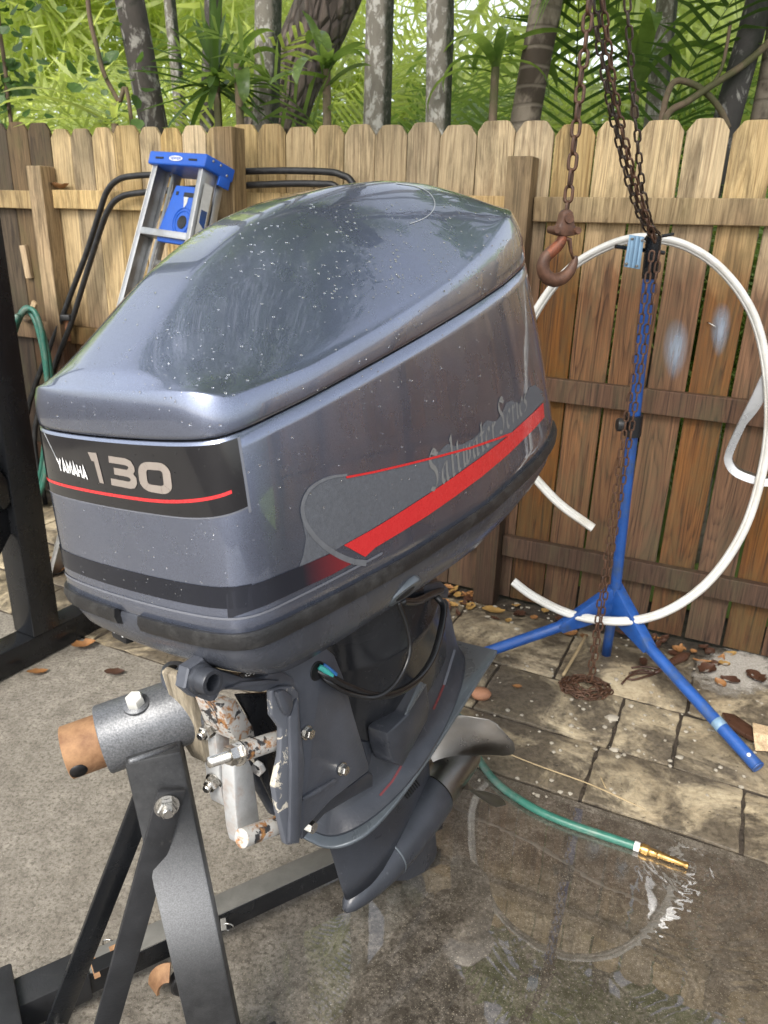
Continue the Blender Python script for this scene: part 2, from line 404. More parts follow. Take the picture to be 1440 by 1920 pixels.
def mat_cowl():
    t = NT('cowl_paint'); v = t.coord((1, 1, 1), 'Object', False)
    fl = t.noise(v, 1500, 2, .6); big = t.noise(v, 5, 5, .6); st = t.noise(t.coord((22, 22, 4), 'Object', False), 2.0, 5, .6)
    c = t.mix(t.ramp(fl, [(.35, 0.), (.68, 1.)]), (.126, .146, .205), (.258, .296, .408))
    c = t.mix(1.0, c, t.ramp(big, [(.3, .9), (.7, 1.06)]), 'MULTIPLY')
    # dried runs and scuffs
    c = t.mix(t.ramp(st, [(.60, 0.), (.78, .14)]), c, (.34, .36, .42))
    sc_ = t.n('TexNoise'); t.l(t.coord((3, 60, 60), 'Object', False), sc_.inputs['Vector']); sc_.inputs['Scale'].default_value = 4; sc_.inputs['Detail'].default_value = 2
    scr = t.ramp(sc_.outputs['Fac'], [(.735, 0.), (.75, .35)])
    c = t.mix(scr, c, (.4, .42, .46))
    r = t.ramp(t.noise(v, 9, 6, .65), [(.35, .24), (.75, .36)])
    t.fin(c, r, .82, t.bump(t.noise(v, 2.2, 2, .5), .0035, .25))
    t.b.inputs['Coat Weight'].default_value = 1.0; t.b.inputs['Coat IOR'].default_value = 1.7
    t.l(t.ramp(t.noise(v, 16, 6, .7), [(.4, .015), (.8, .07)]), t.b.inputs['Coat Roughness'])
    return t.m
mat_cowl()
def mat_castpaint(name, col, rough=.42, wear=.25, wcol=(.33, .34, .36), metal=.15, scale=9):
    t = NT(name); v = t.coord((1, 1, 1), 'Object', False)
    n = t.noise(v, scale, 8, .68, .4); f = t.noise(v, 160, 3, .6)
    c = t.mix(t.ramp(n, [(.3, 0.), (.7, 1.)]), tuple(q*.72 for q in col), tuple(q*1.15 for q in col))
    c = t.mix(t.ramp(t.noise(v, scale*2.6, 8, .75, .6), [(.62, 0.), (.72, wear)]), c, wcol)
    sm = t.noise(t.coord((2, 40, 12), 'Object', False), 2.2, 4, .6)
    c = t.mix(t.ramp(sm, [(.66, 0.), (.74, wear*.7)]), c, wcol)
    return t.fin(c, t.ramp(n, [(.25, rough-.12), (.75, rough+.14)]), metal, t.bump(f, .0006, .6))
mat_castpaint('motor_dark_paint', (.040, .044, .054), .33, .22)
mat_castpaint('bracket_paint', (.075, .082, .100), .36, .3, (.30, .31, .34))
mat_castpaint('pan_paint', (.078, .085, .104), .25, .2, (.20, .2, .2), .3)
mat_castpaint('plate_paint', (.105, .122, .138), .30, .3, (.33, .36, .38), .3)
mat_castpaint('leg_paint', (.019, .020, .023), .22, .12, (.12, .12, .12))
mat_castpaint('stand_black', (.030, .031, .034), .45, .35, (.15, .145, .13), .2, 14)
mat_castpaint('frame_black', (.012, .013, .015), .26, .28, (.06, .065, .07), .1, 6)
mat_castpaint('galvanised', (.17, .165, .15), .5, .45, (.20, .125, .06), .35, 12)
def mat_hammered():
    t = NT('hammered_grey'); v = t.coord((1, 1, 1), 'Object', False); s = t.noise(v, 320, 2, .7); b = t.noise(v, 8, 5, .6)
    c = t.mix(t.ramp(s, [(.34, 0.), (.72, 1.)]), (.105, .110, .118), (.215, .222, .235))
    c = t.mix(1.0, c, t.ramp(b, [(.3, .62), (.7, 1.1)]), 'MULTIPLY')
    c = t.mix(t.ramp(t.noise(v, 22, 6, .7), [(.66, 0.), (.76, .45)]), c, (.17, .10, .06))
    return t.fin(c, .42, .45, t.bump(s, .0008, .7))
mat_hammered()
def mat_spray():                      # black column with overspray of silver paint
    t = NT('oversprayed_black'); v = t.coord((1, 1, 1), 'World', False); s = t.noise(v, 420, 2, .7)
    sx = t.n('SeparateXYZ'); t.l(v, sx.inputs[0])
    dz = t.math('SUBTRACT', sx.outputs['Z'], SPRAY_Z); g = t.math('MULTIPLY', t.math('MULTIPLY', dz, dz), -90.0)
    mk = t.math('EXPONENT', g)
    m2 = t.math('MULTIPLY', mk, t.ramp(s, [(.36, 0.6), (.66, 1.)]))
    c = t.mix(t.ramp(t.noise(v, 40, 6, .7), [(.3, 0.), (.7, 1.)]), (.022, .023, .025), (.048, .049, .051))
    c = t.mix(t.ramp(s, [(.66, 0.), (.78, .16)]), c, (.3, .3, .31))
    c = t.mix(t.math('MULTIPLY', m2, .85), c, (.36, .37, .385))
    return t.fin(c, .48, .3, t.bump(s, .0006, .6))
SPRAY_Z = .46
mat_spray()
def mat_rust(name, a=(.075, .030, .014), b=(.20, .085, .035), scale=60, rough=.8):
    t = NT(name); v = t.coord(); n = t.noise(v, scale, 7, .7)
    c = t.mix(t.ramp(n, [(.3, 0.), (.7, 1.)]), a, b)
    return t.fin(c, t.ramp(n, [(.3, rough-.15), (.7, rough)]), .15, t.bump(n, .0015, .8))
mat_rust('chain_rust', (.028, .015, .009), (.115, .052, .026), 45, .6)
mat_rust('chain_dark', (.018, .012, .009), (.062, .038, .024), 45, .5)
mat_rust('rusty_pipe', (.16, .075, .035), (.40, .235, .12), 26)
mat_rust('hook_rust', (.045, .022, .013), (.15, .07, .04), 40, .6)
mat_rust('hook_orange', (.06, .026, .015), (.30, .085, .034), 60, .6)
def mat_chip(name):
    t = NT(name); v = t.coord((1, 1, 1), 'Object', False); n = t.noise(v, 38, 6, .65, .5); n2 = t.noise(v, 60, 6, .7, .4)
    c = t.mix(t.ramp(n, [(.44, 0.), (.46, 1.)]), (.03, .03, .032), (.42, .41, .385))
    c = t.mix(t.ramp(n2, [(.50, 0.), (.62, 1.)]), c, t.mix(t.ramp(t.noise(v, 160, 4, .7), [(.3, 0.), (.7, 1.)]), (.16, .06, .02), (.42, .21, .07)))
    return t.fin(c, .5, 0, t.bump(n, .0012, .7))
mat_chip('chipped_paint')
def mat_flange():
    t = NT('flaking_bracket'); v = t.coord((1, 1, 1), 'Object', False); n = t.noise(v, 30, 7, .7, .8)
    c = t.mix(t.ramp(n, [(.57, 0.), (.60, 1.)]), (.095, .103, .122), (.52, .48, .40))
    return t.fin(c, .45, .1, t.bump(n, .001, .6))
mat_flange()
simple('silver_plate', (.50, .51, .51), .45, .2, .25, 40, .0006, (.30, .14, .05), .6)
simple('stainless', (.62, .60, .56), .24, 1.0, .2, 60, .0003)
simple('prop_steel', (.25, .24, .225), .30, 1.0, .3, 14, .0004, (.2, .17, .13), .5)
simple('black_gloss', (.012, .012, .014), .07, 0, .2, 20, 0, None, .3, .6)
simple('black_band', (.017, .019, .027), .2, .2, .2, 20)
simple('rubber', (.016, .016, .017), .42, 0, .3, 60, .0006, (.06, .06, .058), .5)
simple('cable_black', (.012, .012, .013), .2, 0, .2, 50)
simple('cable_blue', (.03, .16, .42), .35, 0, .1, 50)
simple('cable_green', (.05, .42, .36), .35, 0, .1, 50)
simple('gap_black', (.004, .004, .005), .5, 0, .1, 30)  # near-black that paints in the shade inside seams, slots and holes
simple('silver_text', (.40, .35, .31), .33, .45, .1, 60)
simple('white_text', (.74, .74, .73), .4, 0, .06, 60)
simple('pin_and_highlight_line', (.17, .18, .21), .35, .2, .08, 60)  # pale edges and pinstripe, and the painted ridge highlight below the band
simple('red_vinyl', (.62, .030, .034), .26, 0, .06, 60, 0, None, .3, .4)
simple('ghost_vinyl', (.135, .145, .165), .52, .2, .3, 160, .0006)
simple('ghost_text', (.225, .225, .22), .5, .1, .2, 90)
simple('ghost_line', (.19, .20, .22), .45, .3, .2, 90)
simple('top_decal', (.42, .44, .46), .3, .3, .12, 90)
simple('worn_sticker', (.33, .30, .26), .3, .1, .4, 90, 0, (.05, .06, .05), .7)
def mat_fade():
    t = NT('fading_vinyl'); v = t.coord((1, 1, 1), 'Object', False); sx = t.n('SeparateXYZ'); t.l(v, sx.inputs[0])
    mr = t.n('MapRange'); t.l(sx.outputs['Y'], mr.inputs[0]); mr.inputs[1].default_value = -.37; mr.inputs[2].default_value = -.10
    c = t.mix(mr.outputs[0], (.017, .019, .027), (.60, .030, .034))
    c = t.mix(t.ramp(t.noise(v, 260, 2, .6), [(.3, .12), (.6, 0.)]), c, (.02, .015, .02))
    return t.fin(c, .24, .05)
mat_fade()
simple('blue_paint', (.016, .085, .33), .38, 0, .4, 22, .0006, (.05, .075, .12), .9)
simple('blue_grey', (.20, .33, .46), .5, .1, .2, 25, .0004, (.13, .12, .1), .4)
simple('blue_plastic', (.012, .105, .52), .42, 0, .12, 20)
simple('ladder_aluminium', (.50, .50, .49), .38, .85, .25, 24, .0004, (.22, .19, .14), .4)
simple('aluminium', (.60, .61, .62), .30, .9, .25, 20, .0004, (.2, .2, .2), .35)
simple('pvc_white', (.66, .65, .61), .42, 0, .2, 16, .0003, (.36, .32, .23), .6)
simple('hose_green', (.034, .16, .118), .36, 0, .4, 26, .0008, (.15, .17, .14), .8)
simple('brass', (.55, .34, .12), .3, .9, .3, 40, .0004, (.12, .07, .03), .5)
simple('white_band', (.7, .7, .68), .5)
simple('sticker_white', (.62, .62, .58), .5, 0, .2, 60)
simple('dry_leaf', (.34, .16, .055), .55, 0, .5, 30, .001, (.12, .05, .02), .7)
simple('dark_leaf', (.075, .035, .022), .3, 0, .4, 30, .001)
simple('yellow_leaf', (.36, .22, .07), .5, 0, .4, 25, .001, (.25, .12, .03), .7)
simple('straw', (.42, .32, .18), .7, 0, .3, 30)
simple('chip_white', (.40, .36, .29), .8, 0, .4, 40, .001)
simple('grey_sand', (.40, .37, .33), .85, 0, .35, 60, .002)
simple('terracotta', (.42, .20, .11), .7, 0, .3, 30)
def mat_droplet():
    t = NT('rain_drop'); t.fin((1, 1, 1), .0, 0); t.b.inputs['Transmission Weight'].default_value = 1.0; t.b.inputs['IOR'].default_value = 1.33; return t.m
mat_droplet()
def mat_leaf(name, dark, light, trans=.45, scale=2.0, rough=.35):
    t = NT(name); v = t.coord((1, 1, 1), 'Object', True); n = t.noise(v, scale, 4, .6); f = t.noise(v, 23, 3, .6)
    c = t.mix(t.ramp(n, [(.3, 0.), (.7, 1.)]), dark, light)
    c = t.mix(t.ramp(f, [(.60, 0.), (.72, .5)]), c, tuple(q*1.5 for q in light))
    t.fin(c, rough, 0)
    tl = t.n('BsdfTranslucent'); t.l(t.mix(1.0, c, (1.35, 1.35, .8), 'MULTIPLY'), tl.inputs['Color'])
    mx = t.n('MixShader'); mx.inputs[0].default_value = trans
    t.l(t.b.outputs[0], mx.inputs[1]); t.l(tl.outputs[0], mx.inputs[2]); t.l(mx.outputs[0], t.out.inputs['Surface'])
    return t.m
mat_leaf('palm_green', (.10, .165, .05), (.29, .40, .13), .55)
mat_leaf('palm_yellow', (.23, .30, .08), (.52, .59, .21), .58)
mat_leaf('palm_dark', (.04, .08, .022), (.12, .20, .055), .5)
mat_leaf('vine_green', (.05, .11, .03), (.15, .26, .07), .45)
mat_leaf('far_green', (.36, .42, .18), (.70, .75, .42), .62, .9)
mat_leaf('strap_leaf', (.08, .145, .035), (.25, .35, .10), .5, 6, .25)
def mat_bark(name, base, spot, moss, spot_s=14, spot_lo=.5, moss_side=None, ridges=0.0, rings=0.0):
    t = NT(name); v = t.coord((1, 1, .55), 'Object', True); n = t.noise(v, 9, 7, .7, .3); s = t.noise(v, spot_s, 6, .65, .4); f = t.noise(v, 70, 4, .7)
    c = t.mix(t.ramp(n, [(.3, 0.), (.7, 1.)]), tuple(q*.6 for q in base), base)
    c = t.mix(t.ramp(s, [(spot_lo, 0.), (spot_lo+.09, 1.)]), c, spot)
    m = t.ramp(t.noise(v, 5, 6, .65, .5), [(.5, 0.), (.6, .9)])
    if moss_side is not None:
        ge = t.n('NewGeometry'); sx = t.n('SeparateXYZ'); t.l(ge.outputs['Normal'], sx.inputs[0])
        sd_ = t.n('MapRange'); t.l(t.math('ADD', sx.outputs['X'], t.math('MULTIPLY', t.math('SUBTRACT', n, .5), 1.0)), sd_.inputs[0]); sd_.inputs[1].default_value = moss_side; sd_.inputs[2].default_value = moss_side+.25
        m = t.math('MULTIPLY', sd_.outputs[0], t.ramp(f, [(.3, .65), (.6, 1.)]))
    c = t.mix(m, c, moss)
    h = t.math('ADD', t.math('MULTIPLY', f, .5), n)
    if ridges:
        vr = t.n('TexVoronoi', feature='DISTANCE_TO_EDGE'); t.l(t.coord((13, 13, 4.0), 'Object', True), vr.inputs['Vector']); vr.inputs['Scale'].default_value = 1.6
        rd = t.ramp(vr.outputs['Distance'], [(.0, 0.), (.22, 1.)])
        c = t.mix(rd, tuple(q*.35 for q in base), c); h = t.math('ADD', h, t.math('MULTIPLY', rd, 2.5))
    if rings:
        wv = t.n('TexWave', bands_direction='Z'); t.l(t.coord((1, 1, 1), 'Object', False), wv.inputs['Vector']); wv.inputs['Scale'].default_value = rings; wv.inputs['Distortion'].default_value = 1.2
        rg = t.ramp(wv.outputs['Fac'], [(.0, .0), (.16, 1.)])
        c = t.mix(rg, tuple(q*.6 for q in base), c); h = t.math('ADD', h, rg)
    return t.fin(c, .8, 0, t.bump(h, .010 if ridges else .004, .9))
mat_bark('bark_mottled', (.085, .072, .06), (.36, .34, .30), (.02, .024, .012), 15, .53)
mat_bark('bark_pale', (.25, .225, .18), (.47, .45, .40), (.018, .026, .010), 34, .50, .30)
mat_bark('bark_dark', (.05, .045, .04), (.30, .29, .26), (.018, .02, .012), 17, .56)
mat_bark('bark_oak', (.24, .185, .15), (.30, .25, .20), (.07, .06, .045), 9, .62, None, 1.0)
mat_bark('bark_ringed', (.26, .215, .16), (.36, .31, .24), (.04, .026, .015), 8, .6, None, 0, 4.2)
mat_bark('branch', (.20, .14, .09), (.24, .19, .14), (.08, .08, .03), 12, .6)
# ------------------------------------------------------------------ ground
def sheet(name, poly, z, material, parent=None):
    bm = bmesh.new(); bm.faces.new([bm.verts.new((p[0], p[1], z)) for p in poly]); bm.normal_update()
    for f in bm.faces:
        if f.normal.z < 0: f.normal_flip()
    return part(name, bm, material, parent, smooth=False)
g_ = sheet('ground', [(-900, -900), (900, -900), (900, 900), (-900, 900)], -.03, MATS['soil']); tag(g_, kind='structure')
simple('grass_blade_green', (.24, .33, .07), .8, 0, .5, 3)
PAV = 1.118
def f2(s, off): v = fs(s, 0, off); return (v.x, v.y)
tag(sheet('lawn', [f2(-14, -.35), f2(14, -.35), f2(14, -22), f2(-14, -22)], -.02, MATS['grass_blade_green']), kind='structure')
cf = sheet('concrete_floor', [f2(-3.5, PAV), f2(5.5, PAV), f2(5.5, 7), f2(-3.5, 7)], 0.0, MATS['concrete']); tag(cf, kind='structure')
# old pour joint: an irregular raised mortar bead
rr = random.Random(3); bm = bmesh.new()
jp = [gp(*q) for q in ((838, 1500), (880, 1528), (960, 1563), (1035, 1602), (1120, 1655), (1190, 1685), (1262, 1722))]
jp = catmull(jp, 10); vs0 = []
for i, p in enumerate(jp):
    w = .0015+.0050*rr.random()**2; o = rr.uniform(-.004, .004)
    vs0.append([bm.verts.new((p.x-w+o, p.y-w*1.2, .0005)), bm.verts.new((p.x+o, p.y, .0022)), bm.verts.new((p.x+w+o, p.y+w*1.2, .0005))])
for A, B in zip(vs0, vs0[1:]):
    bm.faces.new((A[0], B[0], B[1], A[1])); bm.faces.new((A[1], B[1], B[2], A[2]))
simple('mortar', (.13, .115, .095), .6, 0, .4, 60, .001)
part('joint_seam', bm, MATS['mortar'], cf)
bed = sheet('stone_paving', [f2(-3.5, -.02), f2(5.5, -.02), f2(5.5, PAV-.004), f2(-3.5, PAV-.004)], -.001, MATS['soil']); tag(bed, kind='structure')
rows = [(.10, .515, [-1.35, -.88, -.42, .04, .50, .97, 1.40, 1.86, 2.33, 2.78, 3.25, 3.7, 4.2]),
        (.53, .832, [-1.1, -.75, -.36, .055, .245, .70, 1.16, 1.62, 2.05, 2.5, 2.95, 3.4, 3.9]),
        (.842, 1.110, [-1.2, -.66, -.15, .275, .76, 1.21, 1.7, 2.15, 2.6, 3.1, 3.55, 4.1])]
for o0, o1, ss in rows:
    for a, b in zip(ss, ss[1:]):
        bm = bmesh.new(); q = .006; h = rr.uniform(-.002, .006)
        pts = []
        cs = [(a+.005, o0), (b-.005, o0), (b-.005, o1), (a+.005, o1)]
        for k in range(4):
            (s0, p0), (s1, p1) = cs[k], cs[(k+1) % 4]
            for j in range(9):
                f = j/9
                pts.append(fs(s0+(s1-s0)*f+rr.uniform(-q, q)*.5, -.009, p0+(p1-p0)*f+rr.uniform(-q, q)*.7))
        add_prism(bm, pts, (0, 0, .013+h), .004, 2)
        part('paver', bm, MATS['coral_stone'], bed, smooth=True, auto=35)
# water left by the hose
wpp = [Vector((x, y, .0035)) for x, y in ((-.62, .45), (1.9, .45), (1.9, 1.02), (.98, 1.53), (.30, 1.85), (.02, 1.62), (-.25, 1.3))]
bm = bmesh.new(); bm.faces.new([bm.verts.new(p) for p in wpp]); bmesh.ops.triangulate(bm, faces=bm.faces[:])
bm.normal_update()
for f in bm.faces:
    if f.normal.z < 0: f.normal_flip()
tag(part('water', bm, MATS['puddle_water'], smooth=False), kind='structure')

# ------------------------------------------------------------------ fence
fence = thing('wooden_fence', 'tall dog-eared wooden picket fence with rails and posts, wet brown below', 'fence', FB)
edges = [-4.34+.144*k for k in range(18)]+[-1.75, -1.605, -1.46, -1.32, -1.175, -1.03, -.885, -.745, -.60, -.46, -.32, -.18, -.04, .103, .246, .388, .535, .680, .826, .972, 1.116, 1.263, 1.400, 1.538, 1.676, 1.814, 1.952, 2.092, 2.228, 2.36, 2.49, 2.613, 2.737, 2.887, 3.022, 3.16, 3.29, 3.44, 3.585, 3.73, 3.87, 4.01, 4.155, 4.30, 4.44, 4.58]
gaps = {.388: .009, .246: .012, .103: .013, .535: .008, .680: .005, .826: .006, -.04: .010, -.18: .007}
for i, (a, b) in enumerate(zip(edges, edges[1:])):
    g0, g1 = gaps.get(a, .0025)/2, gaps.get(b, .0025)/2
    top = interp((a+b)/2, [(0, 1.882), (1, 1.895), (2, 1.908), (3.3, 1.925), (3.4, 1.955), (4.5, 1.955)])+rr.uniform(-.008, .008)
    ln = rr.uniform(-.0015, .0015); e = rr.uniform(.026, .034); th = .016; off = rr.uniform(-.002, .002)
    if a > 3.27: e *= 1.15
    w0, w1 = a+g0, b-g1
    arc = [(w0+ln, .02), (w0, top-e*1.25), (w0+e*.85, top-e*.1), (w0+e*1.25, top), (w1-e*1.25, top), (w1-e*.85, top-e*.1), (w1, top-e*1.25), (w1+ln, .02)]
    bm = prism([fs(s, z, off) for s, z in arc], Vector(FN)*th, .0018, 1)
    part('picket', bm, MATS['fence_wood'] if a < 3.27 else MATS['dark_wood'], fence, smooth=False)
for s_, top, ln in ((-3.9, 1.78, 0), (-2.75, 1.78, 0), (-1.55, 1.78, 0), (-.32, 1.78, 0), (.918, 1.777, 0), (2.125, 1.885, 0), (3.325, 1.753, .02), (4.35, 1.9, 0)):
    oo = .15 if abs(s_-2.125) < .01 else .048
    bm = beam(fs(s_-ln, -.02, oo), fs(s_, top, oo), .092, .090, up=tuple(-FN), bev=.004)
    part('post', bm, MATS['post_wood'], fence, smooth=False)
segs = [(-4.3, -2.8), (-2.7, -1.6), (-1.5, -.37), (-.27, .868), (.968, 3.275), (3.375, 4.3)]
for zc, zh in ((1.607, .084), (.956, .089), (.275, .089)):
    for a, b in segs:
        j = rr.uniform(-.006, .006)
        part('rail', beam(fs(a, zc+j, .022), fs(b, zc-j*.5, .022), .036, zh, up=(0, 0, 1), bev=.003), MATS['post_wood'] if zc < 1.2 else MATS['fence_wood'], fence, smooth=False)
part('batten', beam(fp(44, 460, .012), fp(56, 522, .012), .042, .02, up=tuple(-FN), bev=.002), MATS['scrap_wood'], fence, smooth=False)
# spray-painted blotches and a bent nail on the pickets
simple('spray_blue', (.22, .27, .34), .6, 0, .3, 40)
def mat_blotch():
    t = NT('spray_blotch'); tc = t.n('TexCoord'); uvx = t.n('UVMap')
    sx = t.n('SeparateXYZ'); t.l(uvx.outputs[0], sx.inputs[0])
    a = t.math('SUBTRACT', sx.outputs[0], .5); b = t.math('SUBTRACT', sx.outputs[1], .5)
    d = t.math('SQRT', t.math('ADD', t.math('MULTIPLY', a, a), t.math('MULTIPLY', b, b)))
    mk = t.math('MULTIPLY', t.ramp(d, [(.08, .72), (.48, 0.)]), t.ramp(t.noise(t.coord((60, 60, 6), 'Object', True), 2, 4, .6), [(.3, .5), (.6, 1.)]))
    tr = t.n('BsdfTransparent'); mx = t.n('MixShader'); t.fin((.30, .36, .44), .6)
    t.l(mk, mx.inputs[0]); t.l(tr.outputs[0], mx.inputs[1]); t.l(t.b.outputs[0], mx.inputs[2]); t.l(mx.outputs[0], t.out.inputs['Surface'])
mat_blotch()
for cx, cy, hw, hh in ((1262, 655, 30, 62), (1346, 618, 24, 55)):
    bm = bmesh.new(); uv = bm.loops.layers.uv.new('UVMap')
    cs = [fp(cx-hw+8, cy+hh, .0045), fp(cx+hw-8, cy+hh, .0045), fp(cx+hw+8, cy-hh, .0045), fp(cx-hw+8, cy-hh, .0045)]
    f = bm.faces.new([bm.verts.new(p) for p in cs])
    for l, c in zip(f.loops, ((0, 0), (1, 0), (1, 1), (0, 1))): l[uv].uv = c
    part('paint_blotch', bm, MATS['spray_blotch'], fence, smooth=False)
part('nail', tube([fp(1326, 604, .002), fp(1330, 606, .015), fp(1343, 613, .02)], .0022, 6), MATS['stainless'], fence)

# ------------------------------------------------------------------ trees and plants behind the fence
def trunk_bm(p0, p1, r0, r1, seed, bumps=.06, bend=0.0, segs=16, n=26):
    r = random.Random(seed); p0, p1 = Vector(p0), Vector(p1); pts = []; rad = []
    ph = r.uniform(0, 6); side = (p1-p0).normalized().cross(Vector((0, 1, 0)))
    for i in range(n):
        f = i/(n-1); pts.append(p0.lerp(p1, f)+side*bend*math.sin(f*math.pi*1.3+ph)+Vector((r.uniform(-1, 1), r.uniform(-1, 1), 0))*r0*.05)
        rad.append((r0+(r1-r0)*f)*(1+r.uniform(-bumps, bumps))*(1+.35*math.exp(-f*14)))
    return tube(pts, rad, segs)
def frond(L, e0, droop, ll, n, r, width=.026, curl=.5, az=0.0, base=Vector((0, 0, 0)), V=None, Fc=None, stem=.008, start=.18):
    """one feather palm leaf appended to V, Fc."""
    ca, sa = math.cos(az), math.sin(az)
    def W(x, y, z): return (base.x+ca*x-sa*y, base.y+sa*x+ca*y, base.z+z)
    P = []; x = z = 0.0; e = e0; N = 14
    for i in range(N+1):
        P.append((x, z, e)); e -= droop/N*(.4+1.2*i/N); x += L/N*math.cos(e); z += L/N*math.sin(e)
    for i in range(N):                      # rachis: a three-sided stalk
        b = len(V); w0 = stem*(1-.85*i/N); w1 = stem*(1-.85*(i+1)/N)
        for (px, pz, pe), w in ((P[i], w0), (P[i+1], w1)):
            V.extend([W(px, -w, pz), W(px, w, pz), W(px+math.sin(pe)*w*1.2, 0, pz-math.cos(pe)*w*1.2)])
        Fc.extend([(b, b+1, b+4, b+3), (b+1, b+2, b+5, b+4), (b+2, b, b+3, b+5)])
    for k in range(n):
        f = start+(1-start)*k/(n-1); q = f*N; i = min(N-1, int(q)); t = q-i
        px = P[i][0]*(1-t)+P[i+1][0]*t; pz = P[i][1]*(1-t)+P[i+1][1]*t; pe = P[i][2]
        le = ll*(.35+.65*math.sin(min(1, (f-start)/(1-start)*.86+.14)*math.pi)**.6)*r.uniform(.85, 1.1)
        for sgn in (-1, 1):
            sw = r.uniform(.75, 1.05)*(1-.45*f); up = r.uniform(.1, .5); cr = curl*r.uniform(.6, 1.5)
            dx, dy, dz = math.cos(pe)*math.sin(.9-sw*.5)-math.sin(pe)*up*.5, sgn*math.cos(.9-sw*.5), math.sin(pe)*.5+up*.5
            m = math.sqrt(dx*dx+dy*dy+dz*dz); dx, dy, dz = dx/m, dy/m, dz/m
            b = len(V); w = width*r.uniform(.8, 1.2)
            wx, wz = math.cos(pe)*w*.5, math.sin(pe)*w*.5
            V.append(W(px-wx, sgn*.003, pz-wz)); V.append(W(px+wx, sgn*.003, pz+wz))
            mx, my, mz = px+dx*le*.5, dy*le*.5, pz+dz*le*.5-cr*le*.10
            V.append(W(mx-wx*1.15, my, mz-wz)); V.append(W(mx+wx*1.15, my, mz+wz))
            V.append(W(px+dx*le, dy*le*.95, pz+dz*le-cr*le*.55))
            Fc.append((b, b+1, b+3, b+2)); Fc.append((b+2, b+3, b+4))
def clear_of_fence(v, top=1.98):
    for p in v:
        if p[2] < top and (p[0]-FB[0])*FN[0]+(p[1]-FB[1])*FN[1] < .05: return False
    return True
def palm_crown(name, parent, base, nf, L, ll, n, seed, mat, e=(.35, 1.35), droop=(1.0, 2.0), width=.03, spread=.05, stem=.012, azr=None):
    r = random.Random(seed); V = []; Fc = []
    for k in range(nf):
        az = (2*math.pi*k/nf+r.uniform(-.35, .35)) if azr is None else r.uniform(*azr)
        b = Vector(base)+Vector((math.cos(az), math.sin(az), 0))*spread*r.uniform(0, 1)+Vector((0, 0, r.uniform(-.12, .12)))
        for tries in range(14):
            v_, f_ = [], []
            frond(L*r.uniform(.75, 1.15), r.uniform(*e), r.uniform(*droop), ll*r.uniform(.85, 1.15), n, r, width, .6, az, b, v_, f_, stem)
            if clear_of_fence(v_):
                k0 = len(V); V.extend(v_); Fc.extend(tuple(i+k0 for i in q) for q in f_); break
            az = r.uniform(.0, 2*math.pi)
    return from_py(name, V, Fc, MATS[mat], parent, local=False)
def strap(V, Fc, base, az, e0, L, w, droop, r, n=9, fold=.35):
    ca, sa = math.cos(az), math.sin(az); x = z = 0.0; e = e0; b = len(V); tw = r.uniform(-.5, .5)
    for i in range(n+1):
        f = i/n; ww = w*(.35+1.0*math.sin(math.pi*min(.98, f*.8+.15))**.8)*(1 if f < .97 else .1)
        yy = ww; zz = ww*fold; t = tw*f
        for s_ in (-1, 0, 1):
            ly = s_*yy*math.cos(t); lz = (abs(s_)*zz)+s_*yy*math.sin(t)
            X = x-math.sin(e)*lz; Z = z+math.cos(e)*lz
            V.append((base.x+ca*X-sa*ly, base.y+sa*X+ca*ly, base.z+Z))
        e -= droop/n*(.3+1.4*f); x += L/n*math.cos(e); z += L/n*math.sin(e)
    for i in range(n):
        q = b+3*i
        Fc.append((q, q+1, q+4, q+3)); Fc.append((q+1, q+2, q+5, q+4))

def tree(name, label, xb, xt, wpx, depth, bark, seed, crown=None, top=4.6, yb=230, yt=0, bend=.0, cat='palm tree', group=None):
    a, b = dp(xb, yb, depth), dp(xt, yt, depth); d = (b-a)
    g = a-d*(a.z/d.z); t_ = a+d*((top-a.z)/d.z)
    r0 = wpx/2/F_PX*(depth*.87)
    o = thing(name, label, cat, (g.x, g.y, -.03), group=group)
    part('trunk', trunk_bm(g-d.normalized()*.04, t_, r0, r0*.86, seed, .035, bend), MATS[bark], o)
    if crown:
        palm_crown('crown', o, t_, crown.get('n', 11), crown.get('L', 1.9), crown.get('ll', .5), crown.get('k', 26), seed+50, crown.get('m', 'palm_green'), crown.get('e', (.0, 1.2)), crown.get('d', (1.1, 2.1)), .034, .05, .018)
    return o
tree('mottled_tree', 'dark lichen-spotted leaning trunk behind the stepladder', 288, 243, 56, 4.35, 'bark_mottled', 11, dict(n=10, m='palm_green'), 6.699999999999999)
tree('mottled_palm', 'grey and white speckled palm trunk in front of the rough-barked tree', 497, 503, 54, 4.25, 'bark_pale', 12, dict(n=10, m='palm_green'), 6.5)
tree('mottled_palm', 'palm trunk half pale half black with moss, above the motor cowl', 706, 713, 54, 4.1, 'bark_pale', 13, dict(n=9, m='palm_yellow'), 6.800000000000001)
tree('mottled_palm', 'pale palm trunk with a dark green mossy side beside the ringed leaning palm', 822, 825, 52, 4.0, 'bark_pale', 14, dict(n=9, m='palm_green'), 6.6)
tree('ringed_palm', 'ringed tan palm trunk with dark streaks leaning to the right', 985, 1026, 60, 3.9, 'bark_ringed', 15, dict(n=9, m='palm_green'), 6.9)
tree('slender_palm', 'slender smooth pale grey trunk between the hanging chains and the branch', 1228, 1250, 42, 4.3, 'bark_pale', 16, dict(n=8, m='palm_yellow'), 6.5)
tree('dark_palm', 'dark lichen-spotted trunk leaning right where the branch forks', 1362, 1424, 52, 3.6, 'bark_dark', 17, dict(n=8, m='palm_green'), 6.5)
tree('slender_palm', 'thin shaded trunk behind the spiky rosette plant', 392, 400, 36, 5.4, 'bark_mottled', 18, dict(n=7, m='palm_green'), 6.300000000000001)
